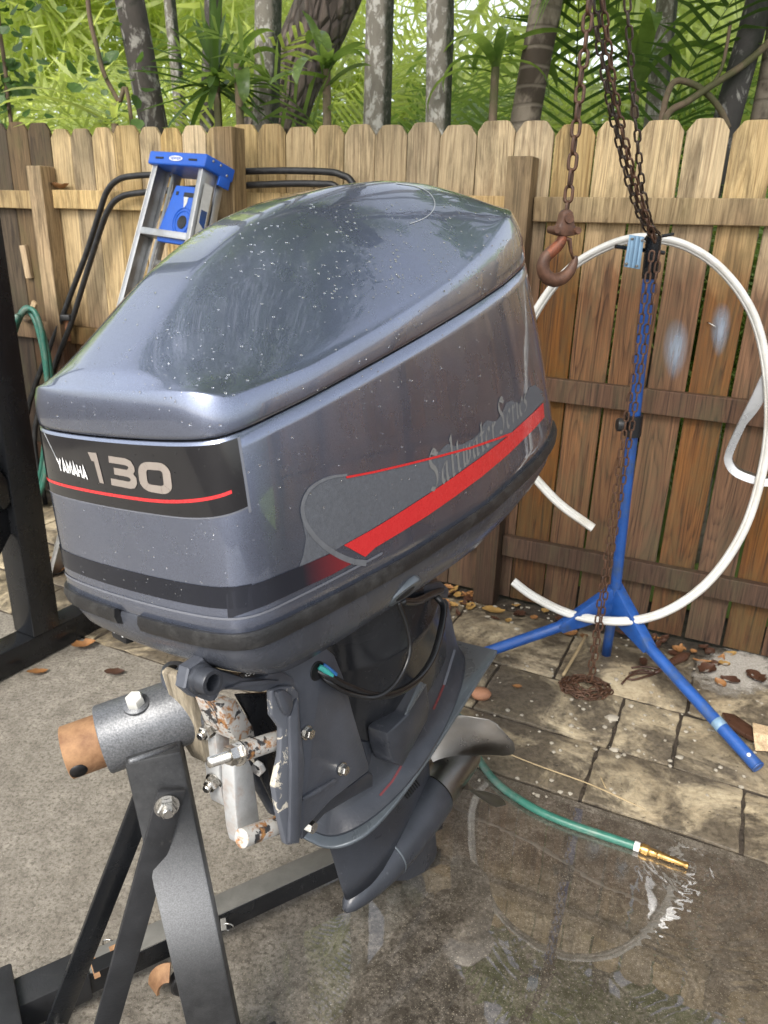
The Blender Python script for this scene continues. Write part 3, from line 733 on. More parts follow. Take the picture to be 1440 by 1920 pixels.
tree('slender_palm', 'thin pale trunk standing beside the lichen-spotted leaning trunk', 340, 318, 24, 5.9, 'bark_pale', 19, dict(n=7, m='palm_yellow'), 6.300000000000001)
ok = thing('oak_tree', 'thick leaning tree trunk with deeply furrowed brown bark', 'tree', (dp(500, 230, 5.0).x, 5.0, -.03))
a, b = dp(505, 230, 5.0), dp(606, 0, 5.0); d = b-a; g = a-d*(a.z/d.z)
part('trunk', trunk_bm(g-d*.05, a+d*((6.4-a.z)/d.z), .185, .15, 5, .05, .03, 22, 40), MATS['bark_oak'], ok)
bm = bmesh.new(); q = a+d*((6.3-a.z)/d.z)
for v_ in ((.8, .3, 1.2), (-.5, .6, 1.3), (1.4, -.3, .9), (.1, -.6, 1.4)):
    e_ = q+Vector(v_); add_tube(bm, catmull([q, q.lerp(e_, .5)+Vector((0, 0, -.1)), e_], 6), [.10-.006*i for i in range(13)], 8)
part('limb', bm, MATS['bark_oak'], ok)
def leaf_cloud(name, parent, boxes, n, size, seed, mat, local=False, flat=.5):
    r = random.Random(seed); V = []; Fc = []
    for k in range(n):
        c0, ext = boxes[r.randrange(len(boxes))]
        while True:
            u = Vector((r.uniform(-1, 1), r.uniform(-1, 1), r.uniform(-1, 1)))
            if u.length < 1: break
        u = u*(.6+.4*r.random())
        p = Vector(c0)+Vector((u.x*ext[0], u.y*ext[1], u.z*ext[2])); s = size*r.uniform(.6, 1.5)
        ax = Vector((r.gauss(0, 1), r.gauss(0, 1), r.gauss(-.6, .7))).normalized(); sd_ = ax.cross(Vector((r.gauss(0, 1), r.gauss(0, 1), r.gauss(0, 1)))).normalized()
        b_ = len(V); V.extend([tuple(p-ax*s), tuple(p-sd_*s*flat*.6), tuple(p+ax*s), tuple(p+sd_*s*flat*.6)]); Fc.append((b_, b_+1, b_+2, b_+3))
    return from_py(name, V, Fc, MATS[mat], parent, local=local)
leaf_cloud('crown', ok, [(q+Vector(v_), (1.0, .9, .55)) for v_ in ((.8, .3, 1.3), (-.6, .6, 1.4), (1.4, -.3, 1.0), (.1, -.6, 1.6))], 5200, .055, 9, 'palm_dark')
rq = random.Random(88)
leaf_cloud('added_canopy', ok, [((rq.uniform(-3.6, 3.8), rq.uniform(2.4, 6.2), rq.uniform(6.6, 8.2)), (.75, .7, .35)) for k in range(40)], 3000, .06, 10, 'palm_green')  # unseen leaves added overhead to break up the sky light and its reflections
leaf_cloud('added_canopy', ok, [((rq.uniform(-5.8, 5.8), rq.uniform(-2.2, 3.3), rq.uniform(6.3, 7.6)), (1.0, .95, .35)) for k in range(84)], 28000, .085, 12, 'palm_dark')  # unseen canopy added over the yard to dim the sky from above
bm = bmesh.new()  # unseen limbs added to carry that canopy
for v_ in ((-1.6, -2.6, .4), (.9, -3.6, .6), (2.4, -2.4, .3)):
    e_ = q+Vector(v_); add_tube(bm, catmull([q, q.lerp(e_, .5)+Vector((0, 0, .25)), e_], 6), [.10-.006*i for i in range(13)], 8)
part('limb', bm, MATS['bark_oak'], ok)

def clump(name, label, x, depth, nf, L, ll, n, seed, mat, e=(.75, 1.5), droop=(.7, 2.2), spread=.22, z0=.25, w=.019, group='feather palms behind the fence', yref=300):
    p = dp(x, yref, depth); o = thing(name, label, 'palm', (p.x, p.y, -.03), group=group)
    palm_crown('fronds', o, (p.x, p.y, z0), nf, L, ll, n, seed, mat, e, droop, w, spread, .010)
    bm = bmesh.new(); r = random.Random(seed)
    for k in range(6):
        q = Vector((p.x+r.uniform(-.12, .12), p.y+r.uniform(-.12, .12), -.03)); add_tube(bm, [q, q+Vector((r.uniform(-.05, .05), r.uniform(-.05, .05), z0+.25))], [.022, .018], 8)
    part('stems', bm, MATS['palm_yellow'], o)
    return o
G1 = 'feather palm clump with arching green leaves just behind the fence'
clump('feather_palm', 'yellow-green feather palm catching light beside the vine', 90, 5.6, 15, 2.7, .62, 40, 31, 'palm_yellow')
clump('feather_palm', 'bright green feather palm drooping behind the lichen-spotted leaning trunk', 215, 4.7, 12, 2.5, .52, 38, 32, 'palm_green')
clump('feather_palm', 'yellow-green feather palm deep behind the speckled palm trunk', 430, 6.6, 15, 3.2, .65, 40, 33, 'palm_yellow')
clump('feather_palm', 'green feather palm filling the gap left of the half-black trunk', 640, 5.9, 14, 2.8, .55, 38, 34, 'palm_green')
clump('feather_palm', 'green feather palm between the half-black trunk and the mossy-sided trunk', 770, 5.2, 13, 2.5, .5, 36, 35, 'palm_green')
clump('feather_palm', 'dark green feather palm between the mossy-sided trunk and the ringed palm', 905, 4.5, 14, 2.3, .5, 36, 36, 'palm_green')
clump('feather_palm', 'dark feather palm right behind the hanging hook chain', 1085, 4.9, 15, 2.6, .52, 38, 37, 'palm_dark')
clump('feather_palm', 'yellow-green feather palm deep behind the slender smooth trunk', 1180, 6.2, 15, 2.9, .62, 40, 38, 'palm_yellow')
clump('feather_palm', 'green feather palm behind the forked branch', 1330, 4.9, 13, 2.5, .5, 38, 39, 'palm_green')
clump('feather_palm', 'yellow-green feather palm behind the leaning spotted trunk', 1480, 6.0, 15, 2.9, .6, 40, 40, 'palm_yellow')
clump('feather_palm', 'dark green feather palm at the far left of the yard behind the dark pickets', -60, 4.9, 13, 2.4, .5, 36, 41, 'palm_dark')

rs = random.Random(314)
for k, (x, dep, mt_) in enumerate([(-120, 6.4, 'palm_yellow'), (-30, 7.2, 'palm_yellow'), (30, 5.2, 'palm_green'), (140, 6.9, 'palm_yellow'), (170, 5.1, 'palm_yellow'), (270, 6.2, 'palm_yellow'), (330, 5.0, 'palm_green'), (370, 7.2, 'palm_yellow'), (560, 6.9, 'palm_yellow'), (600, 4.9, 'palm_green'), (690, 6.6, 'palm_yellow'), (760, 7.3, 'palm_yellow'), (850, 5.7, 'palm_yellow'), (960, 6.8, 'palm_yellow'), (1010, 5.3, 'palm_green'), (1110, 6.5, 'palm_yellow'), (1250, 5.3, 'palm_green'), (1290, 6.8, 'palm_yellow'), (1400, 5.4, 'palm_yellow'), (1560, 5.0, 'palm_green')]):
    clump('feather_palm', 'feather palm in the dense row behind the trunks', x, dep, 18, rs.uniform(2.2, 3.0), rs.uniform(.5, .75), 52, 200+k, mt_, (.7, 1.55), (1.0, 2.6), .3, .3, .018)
def strap_plant(name, label, x, y, depth, nl, L, w, seed, mat, e=(.2, 1.4), droop=(.4, 1.6), stem_to=True, azr=None):
    c = dp(x, y, depth); r = random.Random(seed); o = thing(name, label, 'plant', (c.x, c.y, -.03), group='strap-leaved plants behind the fence')
    V = []; Fc = []
    for k in range(nl):
        az = 2.4*k+r.uniform(-.3, .3) if azr is None else r.uniform(*azr)
        for tries in range(8):
            v_, f_ = [], []
            strap(v_, f_, c+Vector((0, 0, r.uniform(-.08, .05))), az, r.uniform(*e), L*r.uniform(.7, 1.15), w*r.uniform(.8, 1.2), r.uniform(*droop), r)
            if clear_of_fence(v_, 1.90):
                k0 = len(V); V.extend(v_); Fc.extend(tuple(i+k0 for i in q) for q in f_); break
            az = r.uniform(0, 6.28)
    from_py('leaves', V, Fc, MATS[mat], o, True, False)
    part('stem', tube([(c.x, c.y, -.03), (c.x+.02, c.y, c.z*.5), (c.x, c.y, c.z)], [.028, .022, .018], 8), MATS['branch'], o)
    return o
strap_plant('spiky_plant', 'dark green spiky rosette of narrow leaves left of the speckled trunk', 405, 150, 4.05, 38, .36, .012, 61, 'palm_dark', (-.7, 1.45), (.0, .6))
strap_plant('broad_leaf_plant', 'broad ribbed leaves fanning out beside the rough-barked tree', 612, 130, 3.75, 9, .30, .026, 62, 'strap_leaf', (-.3, 1.4), (.4, 2.2))
strap_plant('broad_leaf_plant', 'broad glossy leaves between the lichen-spotted leaning trunk and the ladder top', 445, 120, 3.95, 7, .28, .022, 63, 'strap_leaf', (-.2, 1.2), (.8, 2.4))
strap_plant('broad_leaf_plant', 'long low strap leaves spilling over the pickets above the hose', 215, 232, 3.95, 9, .50, .014, 64, 'palm_yellow', (.0, .7), (.3, 1.1), True, (2.2, 4.2))
strap_plant('broad_leaf_plant', 'large arching blade leaves between the chains and the slender trunk', 1195, 150, 4.0, 10, .62, .024, 65, 'strap_leaf', (.6, 1.5), (.6, 2.4))
strap_plant('broad_leaf_plant', 'arching blade leaves beside the ringed palm', 930, 110, 3.8, 10, .38, .017, 66, 'strap_leaf', (-.1, 1.4), (.8, 2.4))
# a frond hanging in from the right
pf = thing('hanging_frond_palm', 'palm with long glossy fronds hanging over the fence beside the leaning spotted trunk', 'palm', (dp(1475, 200, 3.6).x, 3.6, -.03))
V = []; Fc = []; r = random.Random(77); c = Vector((dp(1475, 0, 3.6).x, 3.6, 3.0))
for az, e0, L, dr in ((2.75, .15, 1.1, 1.5), (3.3, .35, 1.2, 1.7), (2.3, .3, 1.1, 1.6), (3.9, .2, 1.0, 1.4), (4.6, .5, 1.1, 1.5), (.5, .5, 1.2, 1.5), (5.5, .4, 1.1, 1.5), (1.5, .5, 1.2, 1.6)):
    frond(L, e0, dr, .44, 24, r, .034, 1.3, az, c, V, Fc, .012, .12)
from_py('fronds', V, Fc, MATS['strap_leaf'], pf, local=False)
part('trunk', trunk_bm((c.x, c.y, -.03), c, .07, .05, 78, .04), MATS['bark_ringed'], pf)
# branch that forks low over the fence
br = thing('forked_branch', 'bare brown branch bending up from the fence and forking to the right', 'branch', dp(1240, 235, 3.55))
bm = bmesh.new()
P = [dp(*q, 3.55) for q in ((1222, 330), (1238, 235), (1252, 175), (1268, 152), (1300, 158), (1330, 180), (1352, 208), (1366, 240))]
add_tube(bm, catmull(P, 6), .013, 8)
P = [dp(*q, 3.53) for q in ((1232, 300), (1250, 218), (1290, 190), (1335, 160), (1385, 128), (1420, 100), (1460, 60))]
add_tube(bm, catmull(P, 6), .014, 8)
P = [dp(*q, 3.53) for q in ((1335, 160), (1352, 130), (1362, 90), (1370, 40))]
add_tube(bm, catmull(P, 5), .007, 6)
part('limb', bm, MATS['branch'], br)
# vines with round leaves on the left
for nm, lab, path, dep, sd_, nl in (('climbing_vine', 'thin woody vine with small round leaves crossing in front of the feather palm', ((248, 240), (222, 190), (196, 140), (182, 90), (168, 30), (160, -60)), 4.15, 5, 34),
                              ('climbing_vine', 'leafy vine of pale round leaves at the fence end above the dark pickets', ((22, 240), (14, 190), (10, 130), (0, 60), (-10, -40)), 4.5, 6, 140)):
    P = [dp(*q, dep) for q in path]; base_ = Vector((P[0].x, P[0].y, -.03)); o = thing(nm, lab, 'vine', base_)
    C = catmull([base_]+P, 6); part('stem', tube(C, .011, 6), MATS['branch'], o)
    V = []; Fc = []; r = random.Random(sd_); C2 = C[6:]
    for k in range(nl):
        p = C2[r.randrange(len(C2))]+Vector((r.gauss(0, .10), r.gauss(0, .06), r.gauss(0, .07))); s = r.uniform(.018, .042)
        nrm = Vector((r.gauss(0, .7), r.gauss(-.5, .5), r.gauss(.7, .5))).normalized(); m = frame(p, nrm); b_ = len(V)
        for j in range(7):
            t_ = 2*math.pi*j/7; V.append(tuple(m @ Vector((s*math.cos(t_), s*math.sin(t_)*.85, s*.12*math.cos(2*t_)))))
        Fc.append(tuple(range(b_, b_+7)))
    from_py('leaves', V, Fc, MATS['vine_green'], o, local=False)
# distant mass of foliage
r = random.Random(4)
bx_ = [((r.uniform(-10, 15), r.uniform(8.0, 12.5), r.uniform(.1, 4.6)), (1.25, .9, .85)) for k in range(140)]+[((r.uniform(-7.5, -2.4), r.uniform(7.4, 9.4), r.uniform(1.2, 4.4)), (.9, .6, .6)) for k in range(40)]+[((r.uniform(-3.2, 6.5), r.uniform(7.4, 9.6), r.uniform(1.7, 4.3)), (.95, .6, .6)) for k in range(70)]
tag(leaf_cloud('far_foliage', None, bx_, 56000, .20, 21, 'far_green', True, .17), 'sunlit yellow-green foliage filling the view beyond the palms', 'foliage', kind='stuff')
bx_ = [((r.uniform(-8, 12), r.uniform(6.4, 8.0), r.uniform(.0, 2.6)), (.9, .6, .7)) for k in range(34)]
tag(leaf_cloud('undergrowth', None, bx_, 14000, .14, 22, 'palm_green', True, .17), 'low green undergrowth beneath the palms behind the fence', 'undergrowth', kind='stuff')
PROP_PHI = 22.0
# ------------------------------------------------------------------ outboard motor (local frame: x port side, y aft, z up)
motor = thing('outboard_motor', 'large dark grey outboard boat motor with red stripe mounted on a black stand', 'boat motor', mat=M_MAT)
HALF = [(0.0, -0.5), (0.0765, -0.498), (0.1428, -0.492), (0.1836, -0.482), (0.205, -0.465), (0.2147, -0.437), (0.2188, -0.39), (0.2234, -0.3), (0.2264, -0.17), (0.2275, -0.03), (0.2244, 0.12), (0.2152, 0.27), (0.202, 0.41), (0.1816, 0.53), (0.1408, 0.622), (0.0765, 0.668), (0.0, 0.68)]
_full = [Vector((x, y, 0)) for x, y in HALF]+[Vector((-x, y, 0)) for x, y in reversed(HALF[1:-1])]
_dense = catmull(_full, 14, True)
NR = 176
_cum = [0.0]
for i in range(len(_dense)): _cum.append(_cum[-1]+(_dense[(i+1) % len(_dense)]-_dense[i]).length)
def out0(u):
    s = (u % 1.0)*_cum[-1]; i = int(np.searchsorted(_cum, s, 'right'))-1; i = min(i, len(_dense)-1)
    f = (s-_cum[i])/max(1e-9, _cum[i+1]-_cum[i]); p = _dense[i].lerp(_dense[(i+1) % len(_dense)], f); return p.x, p.y
ZB = [(-.50, .624), (-.34, .609), (-.14, .592), (.14, .580), (.42, .588), (.62, .606)]
ZS = [(-.48, .870), (-.31, .886), (-.146, .905), (.107, .935), (.294, .957), (.45, .981), (.62, .995)]
ZC = [(-.50, .939), (-.462, .936), (-.435, .922), (-.29, .930), (-.115, .956), (.108, .998), (.263, 1.036), (.40, 1.078), (.50, 1.092)]
REAR = .832; FRONT_T = .945
def cow(u, v, off=0.0):
    """side wall between the rubber edge (v=0) and the lid seam (v=1)."""
    x, y = out0(u)
    k = 1-(1-REAR)*v if y > 0 else 1-(1-FRONT_T)*v
    wx = 1.0+.018*math.sin(math.pi*v)-.012*v*v
    X, Y = x*wx, y*k
    Z = interp(Y, ZB)*(1-v)+interp(Y, ZS)*v
    if off:
        x2, y2 = out0(u+.004); x1, y1 = out0(u-.004); tx, ty = x2-x1, y2-y1; m = math.hypot(tx, ty); X += ty/m*off; Y += -tx/m*off
    return Vector((X, Y, Z))
def _k1(y): return 1-(.022+.045*sstep(.0, .4, y))
_xe = sorted(((cow(k/720, 1.0).y*_k1(cow(k/720, 1.0).y), cow(k/720, 1.0).x*_k1(cow(k/720, 1.0).y)) for k in range(20, 345)), key=lambda p: p[0])
HTOP = [(-.475, .934), (-.462, .946), (-.435, .972), (-.39, 1.010), (-.30, 1.070), (-.195, 1.118), (-.084, 1.147), (.05, 1.164), (.17, 1.167), (.30, 1.159), (.42, 1.136), (.50, 1.108), (.56, 1.082)]
def smooth_tab(y, tab, w=.035):
    return (interp(y-w, tab)+2*interp(y, tab)+interp(y+w, tab))/4
def lid(u, q, off=0.0):
    """q: 2..1 side band from seam to shoulder, 1..0 top surface."""
    s = cow(u, 1.0)
    if q >= 1:
        f = 2-q                                   # 0 at the seam, 1 at the shoulder
        k = 1-(1-_k1(s.y))*f**3
        P = Vector((s.x*k, s.y*k, 0)); P.z = interp(s.y, ZS)+.0035+(interp(s.y, ZC)-interp(s.y, ZS)-.0035)*f
        return P
    k1 = _k1(s.y); bx, by = s.x*k1, s.y*k1
    ks = .30
    yy = by*(q*(1-ks)+ks); xx = bx*q
    xe = interp(yy, _xe); r = min(1.0, abs(xx)/max(xe, .02))
    h = smooth_tab(yy, HTOP)-.010*min(1, (xx/.2)**2); zc = smooth_tab(yy/_k1(yy), ZC, .02)
    S = 1-max(0.0, (r-.22)/.78)**1.55
    z = zc+(h-zc)*S
    e_ = sstep(.97, 1.0, q)                        # land exactly on the shoulder line
    return Vector((xx, yy, z*(1-e_)+interp(s.y, ZC)*e_))
def ringmesh(rows, close_u=True, flip=False, cap=None):
    bm = bmesh.new(); R = [[bm.verts.new(p) for p in row] for row in rows]; n = len(rows[0])
    for A, B in zip(R, R[1:]):
        for k in range(n if close_u else n-1):
            q = (A[k], A[(k+1) % n], B[(k+1) % n], B[k]); bm.faces.new(q if not flip else tuple(reversed(q)))
    if cap == 'last': bm.faces.new(R[-1] if not flip else list(reversed(R[-1])))
    return bm
US = [k/NR for k in range(NR)]
def bvh_of(o):
    dg = o.data; return BVHTree.FromPolygons([v.co.copy() for v in dg.vertices], [tuple(p.vertices) for p in dg.polygons])
rows = [[cow(u, v) for u in US] for v in [i/14 for i in range(15)]]
rows = [[cow(u, 0, -.006)+Vector((0, 0, -.002)) for u in US], [cow(u, 0, -.001)+Vector((0, 0, -.002)) for u in US]]+rows+[[cow(u, 1, -.003)+Vector((0, 0, .001)) for u in US], [cow(u, 1, -.012)+Vector((0, 0, -.004)) for u in US]]
cowl = part('cowl_side', ringmesh(rows), MATS['cowl_paint'], motor, True)
rows = [[lid(u, 2)*1.0+Vector((0, 0, 0)) for u in US]]
def insetxy(p, k): return Vector((p.x*k, p.y*k, p.z))
rows = [[insetxy(lid(u, 2), .965)+Vector((0, 0, .001)) for u in US], [insetxy(lid(u, 2), .993)-Vector((0, 0, .0005)) for u in US]]
QS = [2, 1.9, 1.75, 1.55, 1.35, 1.2, 1.1, 1.05, 1.02]+[.99, .975, .955, .93, .90, .87, .84, .80, .76, .72, .68, .64, .60, .55, .50, .44, .38, .32, .26, .2, .14, .08, .0]
rows += [[lid(u, q) for u in US] for q in QS]
bm = ringmesh(rows)
for _ in range(1):                           # soften the shoulder
    vs_ = [v for v in bm.verts if not v.is_boundary]; bmesh.ops.smooth_vert(bm, verts=vs_, factor=.3, use_axis_x=True, use_axis_y=True, use_axis_z=True)
bmesh.ops.remove_doubles(bm, verts=bm.verts[:], dist=.0004)
lido = part('cowl_lid', bm, MATS['cowl_paint'], motor, True)
part('seam_shade_ring', ringmesh([[insetxy(cow(u, 1), .972)+Vector((0, 0, dz)) for u in US] for dz in (-.012, .012)]), MATS['gap_black'], motor, True)  # black ring standing in for the shade inside the lid seam
# pan below the rubber seal
PAN = [(-.004, .975), (-.010, .992), (-.03, .992), (-.055, .965), (-.075, .925), (-.095, .865), (-.108, .78), (-.116, .66), (-.12, .5)]
def pan(u, i):
    dz, k = PAN[i]; p = cow(u, 0); fr = sstep(-.1, -.48, p.y)
    return Vector((p.x*k, p.y*k if p.y > 0 else p.y*(k*.5+.5*min(1, k+.02)), p.z+dz*(1+.10*fr)))
pano = part('lower_pan', ringmesh([[pan(u, i) for u in US] for i in range(len(PAN))], True, True, 'last'), MATS['pan_paint'], motor, True)
B_COWL, B_LID, B_PAN = bvh_of(cowl), bvh_of(lido), bvh_of(pano)
def strip(name, u0, u1, prof, material, parent, n=60):
    """a moulding that follows the outline; prof: list of (v or None, dz, offset)."""
    bm = bmesh.new(); R = []
    for k in range(n+1):
        u = u0+(u1-u0)*k/n
        R.append([bm.verts.new(cow(u, v, off)+Vector((0, 0, dz))) for v, dz, off in prof])
    m = len(prof)
    for A, B in zip(R, R[1:]):
        for j in range(m): bm.faces.new((A[j], A[(j+1) % m], B[(j+1) % m], B[j]))
    bm.faces.new(list(reversed(R[0]))); bm.faces.new(R[-1]); bmesh.ops.recalc_face_normals(bm, faces=bm.faces)
    return part(name, bm, material, parent, True, True, 40)
RP = [(0, .000, -.002), (0, .001, .005), (0, -.010, .0085), (0, -.022, .006), (0, -.027, -.002)]
strip('rubber_seal', -.20, -.010, RP, MATS['rubber'], motor)
strip('rubber_seal', .008, .80, RP, MATS['rubber'], motor, 150)
def band(name, u0, u1, v0, v1, material, off=.0007, n=80, m=3, vf=None):
    bm = bmesh.new(); R = []
    for j in range(m+1):
        R.append([])
        for k in range(n+1):
            u = u0+(u1-u0)*k/n; a, b = (v0, v1) if vf is None else vf(k/n)
            R[-1].append(bm.verts.new(cow(u, a+(b-a)*j/m, off)))
    for A, B in zip(R, R[1:]):
        for k in range(n): bm.faces.new((A[k], A[k+1], B[k+1], B[k]))
    return part(name, bm, material, motor, True)
def u_at_y(y0, port=True):                    # outline parameter at a given aft position (bottom outline)
    best = min((abs(out0(k/2000)[1]-y0), k/2000) for k in range(1, 1000)); return best[1] if port else -best[1]
UF = u_at_y(-.425); 
band('black_band', -.19, u_at_y(-.458), .142, .262, MATS['black_band'])
band('pin_and_highlight_line', -.19, u_at_y(-.20), .078, .092, MATS['pin_and_highlight_line'], .0009, 120, 1)  # ridge highlight under the black band, painted on as a pale line
U_END = u_at_y(-.452)
band('front_panel', -.17, U_END, .62, .985, MATS['black_gloss'], .0009, 90, 6, lambda f: (.625+.03*max(0, (f-.86)/.14)**2, .985))
band('panel_edge', -.17, U_END+.001, .615, .622, MATS['pin_and_highlight_line'], .0006, 90, 1, lambda f: (.617+.03*max(0, (f-.86)/.14)**2, .625+.03*max(0, (f-.86)/.14)**2))
band('panel_edge', U_END, U_END+.0014, .62, .985, MATS['pin_and_highlight_line'], .0006, 2, 6)
band('panel_red_line', -.17, U_END-.006, .688, .704, MATS['red_vinyl'], .0013, 90, 1, lambda f: (.688+.05*max(0, (f-.8)/.2)**2, .705+.05*max(0, (f-.8)/.2)**2))

# ---- vinyl laid on the surfaces
_cl = M_INV @ Vector(CAM); _rot = M_INV.to_3x3()
def hit(x, y, trees, off):
    d = (_rot @ Vector(ray(x, y))).normalized(); best = None
    for b in trees:
        loc, nrm, idx, dist = b.ray_cast(_cl, d, 6.0)
        if loc is not None and (best is None or dist < best[2]): best = (loc, nrm, dist)
    if best is None: return None
    n = best[1] if best[1].dot(d) < 0 else -best[1]
    return best[0]+n*off
def decal(name, poly, material, trees=(B_COWL,), off=.0009, step=14, parent=None):
    poly = [Vector((p[0], p[1], 0)) for p in poly]; bm = bmesh.new(); vs = [bm.verts.new(p) for p in poly]
    for tri in tessellate_polygon([poly]):
        try: bm.faces.new([vs[i] for i in tri])
        except ValueError: pass
    for _ in range(5):
        es = [e for e in bm.edges if e.calc_length() > step]
        if not es: break
        bmesh.ops.subdivide_edges(bm, edges=es, cuts=1, use_grid_fill=False); bmesh.ops.triangulate(bm, faces=[f for f in bm.faces if len(f.verts) > 4])
    dead = []
    for v in bm.verts:
        h = hit(v.co.x, v.co.y, trees, off)
        if h is None: dead.append(v)
        else: v.co = h
    if dead: bmesh.ops.delete(bm, geom=dead, context='VERTS')
    return part(name, bm, material, parent or motor, True)
def stroke2(pts, w, closed=False):
    """mitred ribbon of width w along 2D points -> list of quads."""
    P = [Vector((p[0], p[1])) for p in pts]; n = len(P); L = []; Rr = []
    for i in range(n):
        a = P[i-1] if (i > 0 or closed) else None; b = P[(i+1) % n] if (i < n-1 or closed) else None
        d1 = (P[i]-a).normalized() if a is not None else (b-P[i]).normalized(); d2 = (b-P[i]).normalized() if b is not None else d1
        n1 = Vector((-d1.y, d1.x)); n2 = Vector((-d2.y, d2.x)); m = n1+n2; m = m/max(.35, m.dot(n1)) if m.length > 1e-6 else n1
        L.append(P[i]+m*w/2); Rr.append(P[i]-m*w/2)
    return [(L[i], L[(i+1) % n], Rr[(i+1) % n], Rr[i]) for i in range(n if closed else n-1)]
def rrect(x0, y0, x1, y1, r, n=5):
    out = []
    for cx, cy, a0 in ((x1-r, y0+r, -90), (x1-r, y1-r, 0), (x0+r, y1-r, 90), (x0+r, y0+r, 180)):
        for k in range(n+1): a = math.radians(a0+90*k/n); out.append((cx+r*math.cos(a), cy+r*math.sin(a)))
    return out
def quads_decal(name, quads, fmap, material, trees, off=.0013, parent=None, sub=2):
    bm = bmesh.new()
    for qi, q in enumerate(quads):
        o = off+.00012*(qi % 3)
        G = []
        for i in range(sub+1):
            row = []
            for j in range(2):
                a, b = (q[0], q[1]) if j == 0 else (q[3], q[2]); p = a.lerp(b, i/sub); X = fmap(p, trees, o)
                row.append(X)
            G.append(row)
        if any(x is None for r_ in G for x in r_): continue
        V_ = [[bm.verts.new(x) for x in r_] for r_ in G]
        for i in range(sub): bm.faces.new((V_[i][0], V_[i+1][0], V_[i+1][1], V_[i][1]))
    return part(name, bm, material, parent or motor, True)
def pxmap(TL, TR, BL, BR):
    TL, TR, BL, BR = [Vector(q) for q in (TL, TR, BL, BR)]
    def f(p, trees, o):
        a = TL.lerp(TR, p.x); b = BL.lerp(BR, p.x); q = b.lerp(a, p.y); return hit(q.x, q.y, trees, o)
    return f
# 130
g = []; W_ = .30
def pl(pts, sx, ox): return [(ox+x*sx, y) for x, y in pts]
def digit(quads, ox, sx): return [tuple(Vector((ox+v.x*sx, v.y)) for v in q) for q in quads]
one = stroke2([(.02, .84), (.26, .84)], .30)+stroke2([(.42, 1.0), (.42, .0)], .32)
one = [(Vector((.0, .98)), Vector((.58, 1.0)), Vector((.58, .70)), Vector((.10, .70))), (Vector((.27, .70)), Vector((.58, .70)), Vector((.58, 0)), Vector((.27, 0)))]
three = stroke2([(.0, .87), (.70, .87)]+[(.70+.16*math.sin(a), .71+.16*math.cos(a)) for a in [math.radians(q) for q in range(18, 181, 27)]]+[(.12, .55)], .24)
three = stroke2([(.0, .88), (.66, .88), (.80, .84), (.86, .74), (.86, .66), (.78, .55), (.70, .51)], .23)+stroke2([(.16, .50), (.66, .50), (.78, .47), (.87, .37), (.87, .25), (.80, .15), (.68, .115), (.0, .115)], .23)
zero = stroke2(rrect(.13, .13, .89, .87, .22), .25, True)
for d_, TL, TR, BL, BR in ((one, (166, 846), (194, 851), (182, 903), (208, 909)), (three, (205, 854), (252, 861), (211, 909), (262, 919)), (zero, (259, 864), (318, 868), (265, 919), (326, 929))):
    quads_decal('numeral', d_, pxmap(TL, TR, BL, BR), MATS['silver_text'], (B_COWL,), .0016)
LET = {'Y': [[(.05, 1), (.5, .45), (.95, 1)], [(.5, .5), (.5, 0)]], 'A': [[(.05, 0), (.5, .98), (.95, 0)], [(.25, .28), (.75, .28)]], 'M': [[(.1, 0), (.1, 1), (.5, .25), (.9, 1), (.9, 0)]], 'H': [[(.12, 0), (.12, 1)], [(.88, 0), (.88, 1)], [(.12, .5), (.88, .5)]]}
mp = pxmap((107, 858), (163, 877), (113, 881), (168, 899)); qs = []; xx = 0.0
for ch, wd in zip('YAMAHA', (.15, .15, .19, .15, .16, .15)):
    for st in LET[ch]:
        qs += [tuple(Vector((xx+v.x*wd*.93, v.y)) for v in q) for q in stroke2(st, .26)]
    xx += wd*1.05
quads_decal('wordmark', qs, mp, MATS['white_text'], (B_COWL,), .0016)
decal('hairline', [(84, 812), (85.3, 811.5), (107.3, 857), (106, 857.5)], MATS['top_decal'], off=.0014)
# side graphics
scal = [(650, 893), (700, 884), (760, 872), (800, 862), (822, 848), (838, 832), (852, 836), (868, 832), (884, 824), (898, 812), (906, 795), (912, 788), (930, 790), (940, 776), (948, 756), (958, 751), (972, 757), (985, 744), (992, 726), (1003, 722), (1012, 730), (1020, 736)]
low = [(1029, 737), (1000, 772), (950, 818), (900, 857), (850, 893), (800, 927), (750, 959), (700, 990), (650, 1018), (620, 1036), (560, 1064), (568, 1040), (573, 1010), (566, 975), (566, 940), (577, 915), (598, 900)]
decal('ghost_vinyl', scal+low, MATS['ghost_vinyl'], off=.0006)
up_ = [(566, 1060), (610, 1040), (652, 1018), (700, 991), (750, 960), (800, 928), (850, 894), (900, 858), (950, 819), (1000, 773), (1018, 755), (1031, 736)]
dn_ = [(1034, 762), (1020, 781), (1002, 802), (952, 851), (902, 893), (852, 930), (802, 965), (752, 996), (702, 1026), (652, 1056), (612, 1080), (566, 1103)]
def ribbon(name, A, B, material, off=.0011):
    qs = [tuple(Vector(q) for q in (A[i], A[i+1], B[i+1], B[i])) for i in range(len(A)-1)]
    return quads_decal(name, qs, lambda p, t, o: hit(p.x, p.y, t, off), material, (B_COWL,), off, None, 5)
a_ = [(424, 1114), (500, 1087), (566, 1060), (610, 1042), (628, 1034)]; b_ = [(428, 1160), (500, 1134), (566, 1103), (620, 1078), (658, 1057)]
ribbon('fading_stripe', a_, b_, MATS['fading_vinyl'])
ribbon('red_stripe', [(644, 1022)]+up_[3:], [(688, 1043)]+list(reversed(dn_))[3:] if False else [(684, 1044), (702, 1027), (752, 997), (802, 966), (852, 931), (902, 894), (952, 852), (1002, 803), (1020, 782), (1034, 762)], MATS['red_vinyl'])
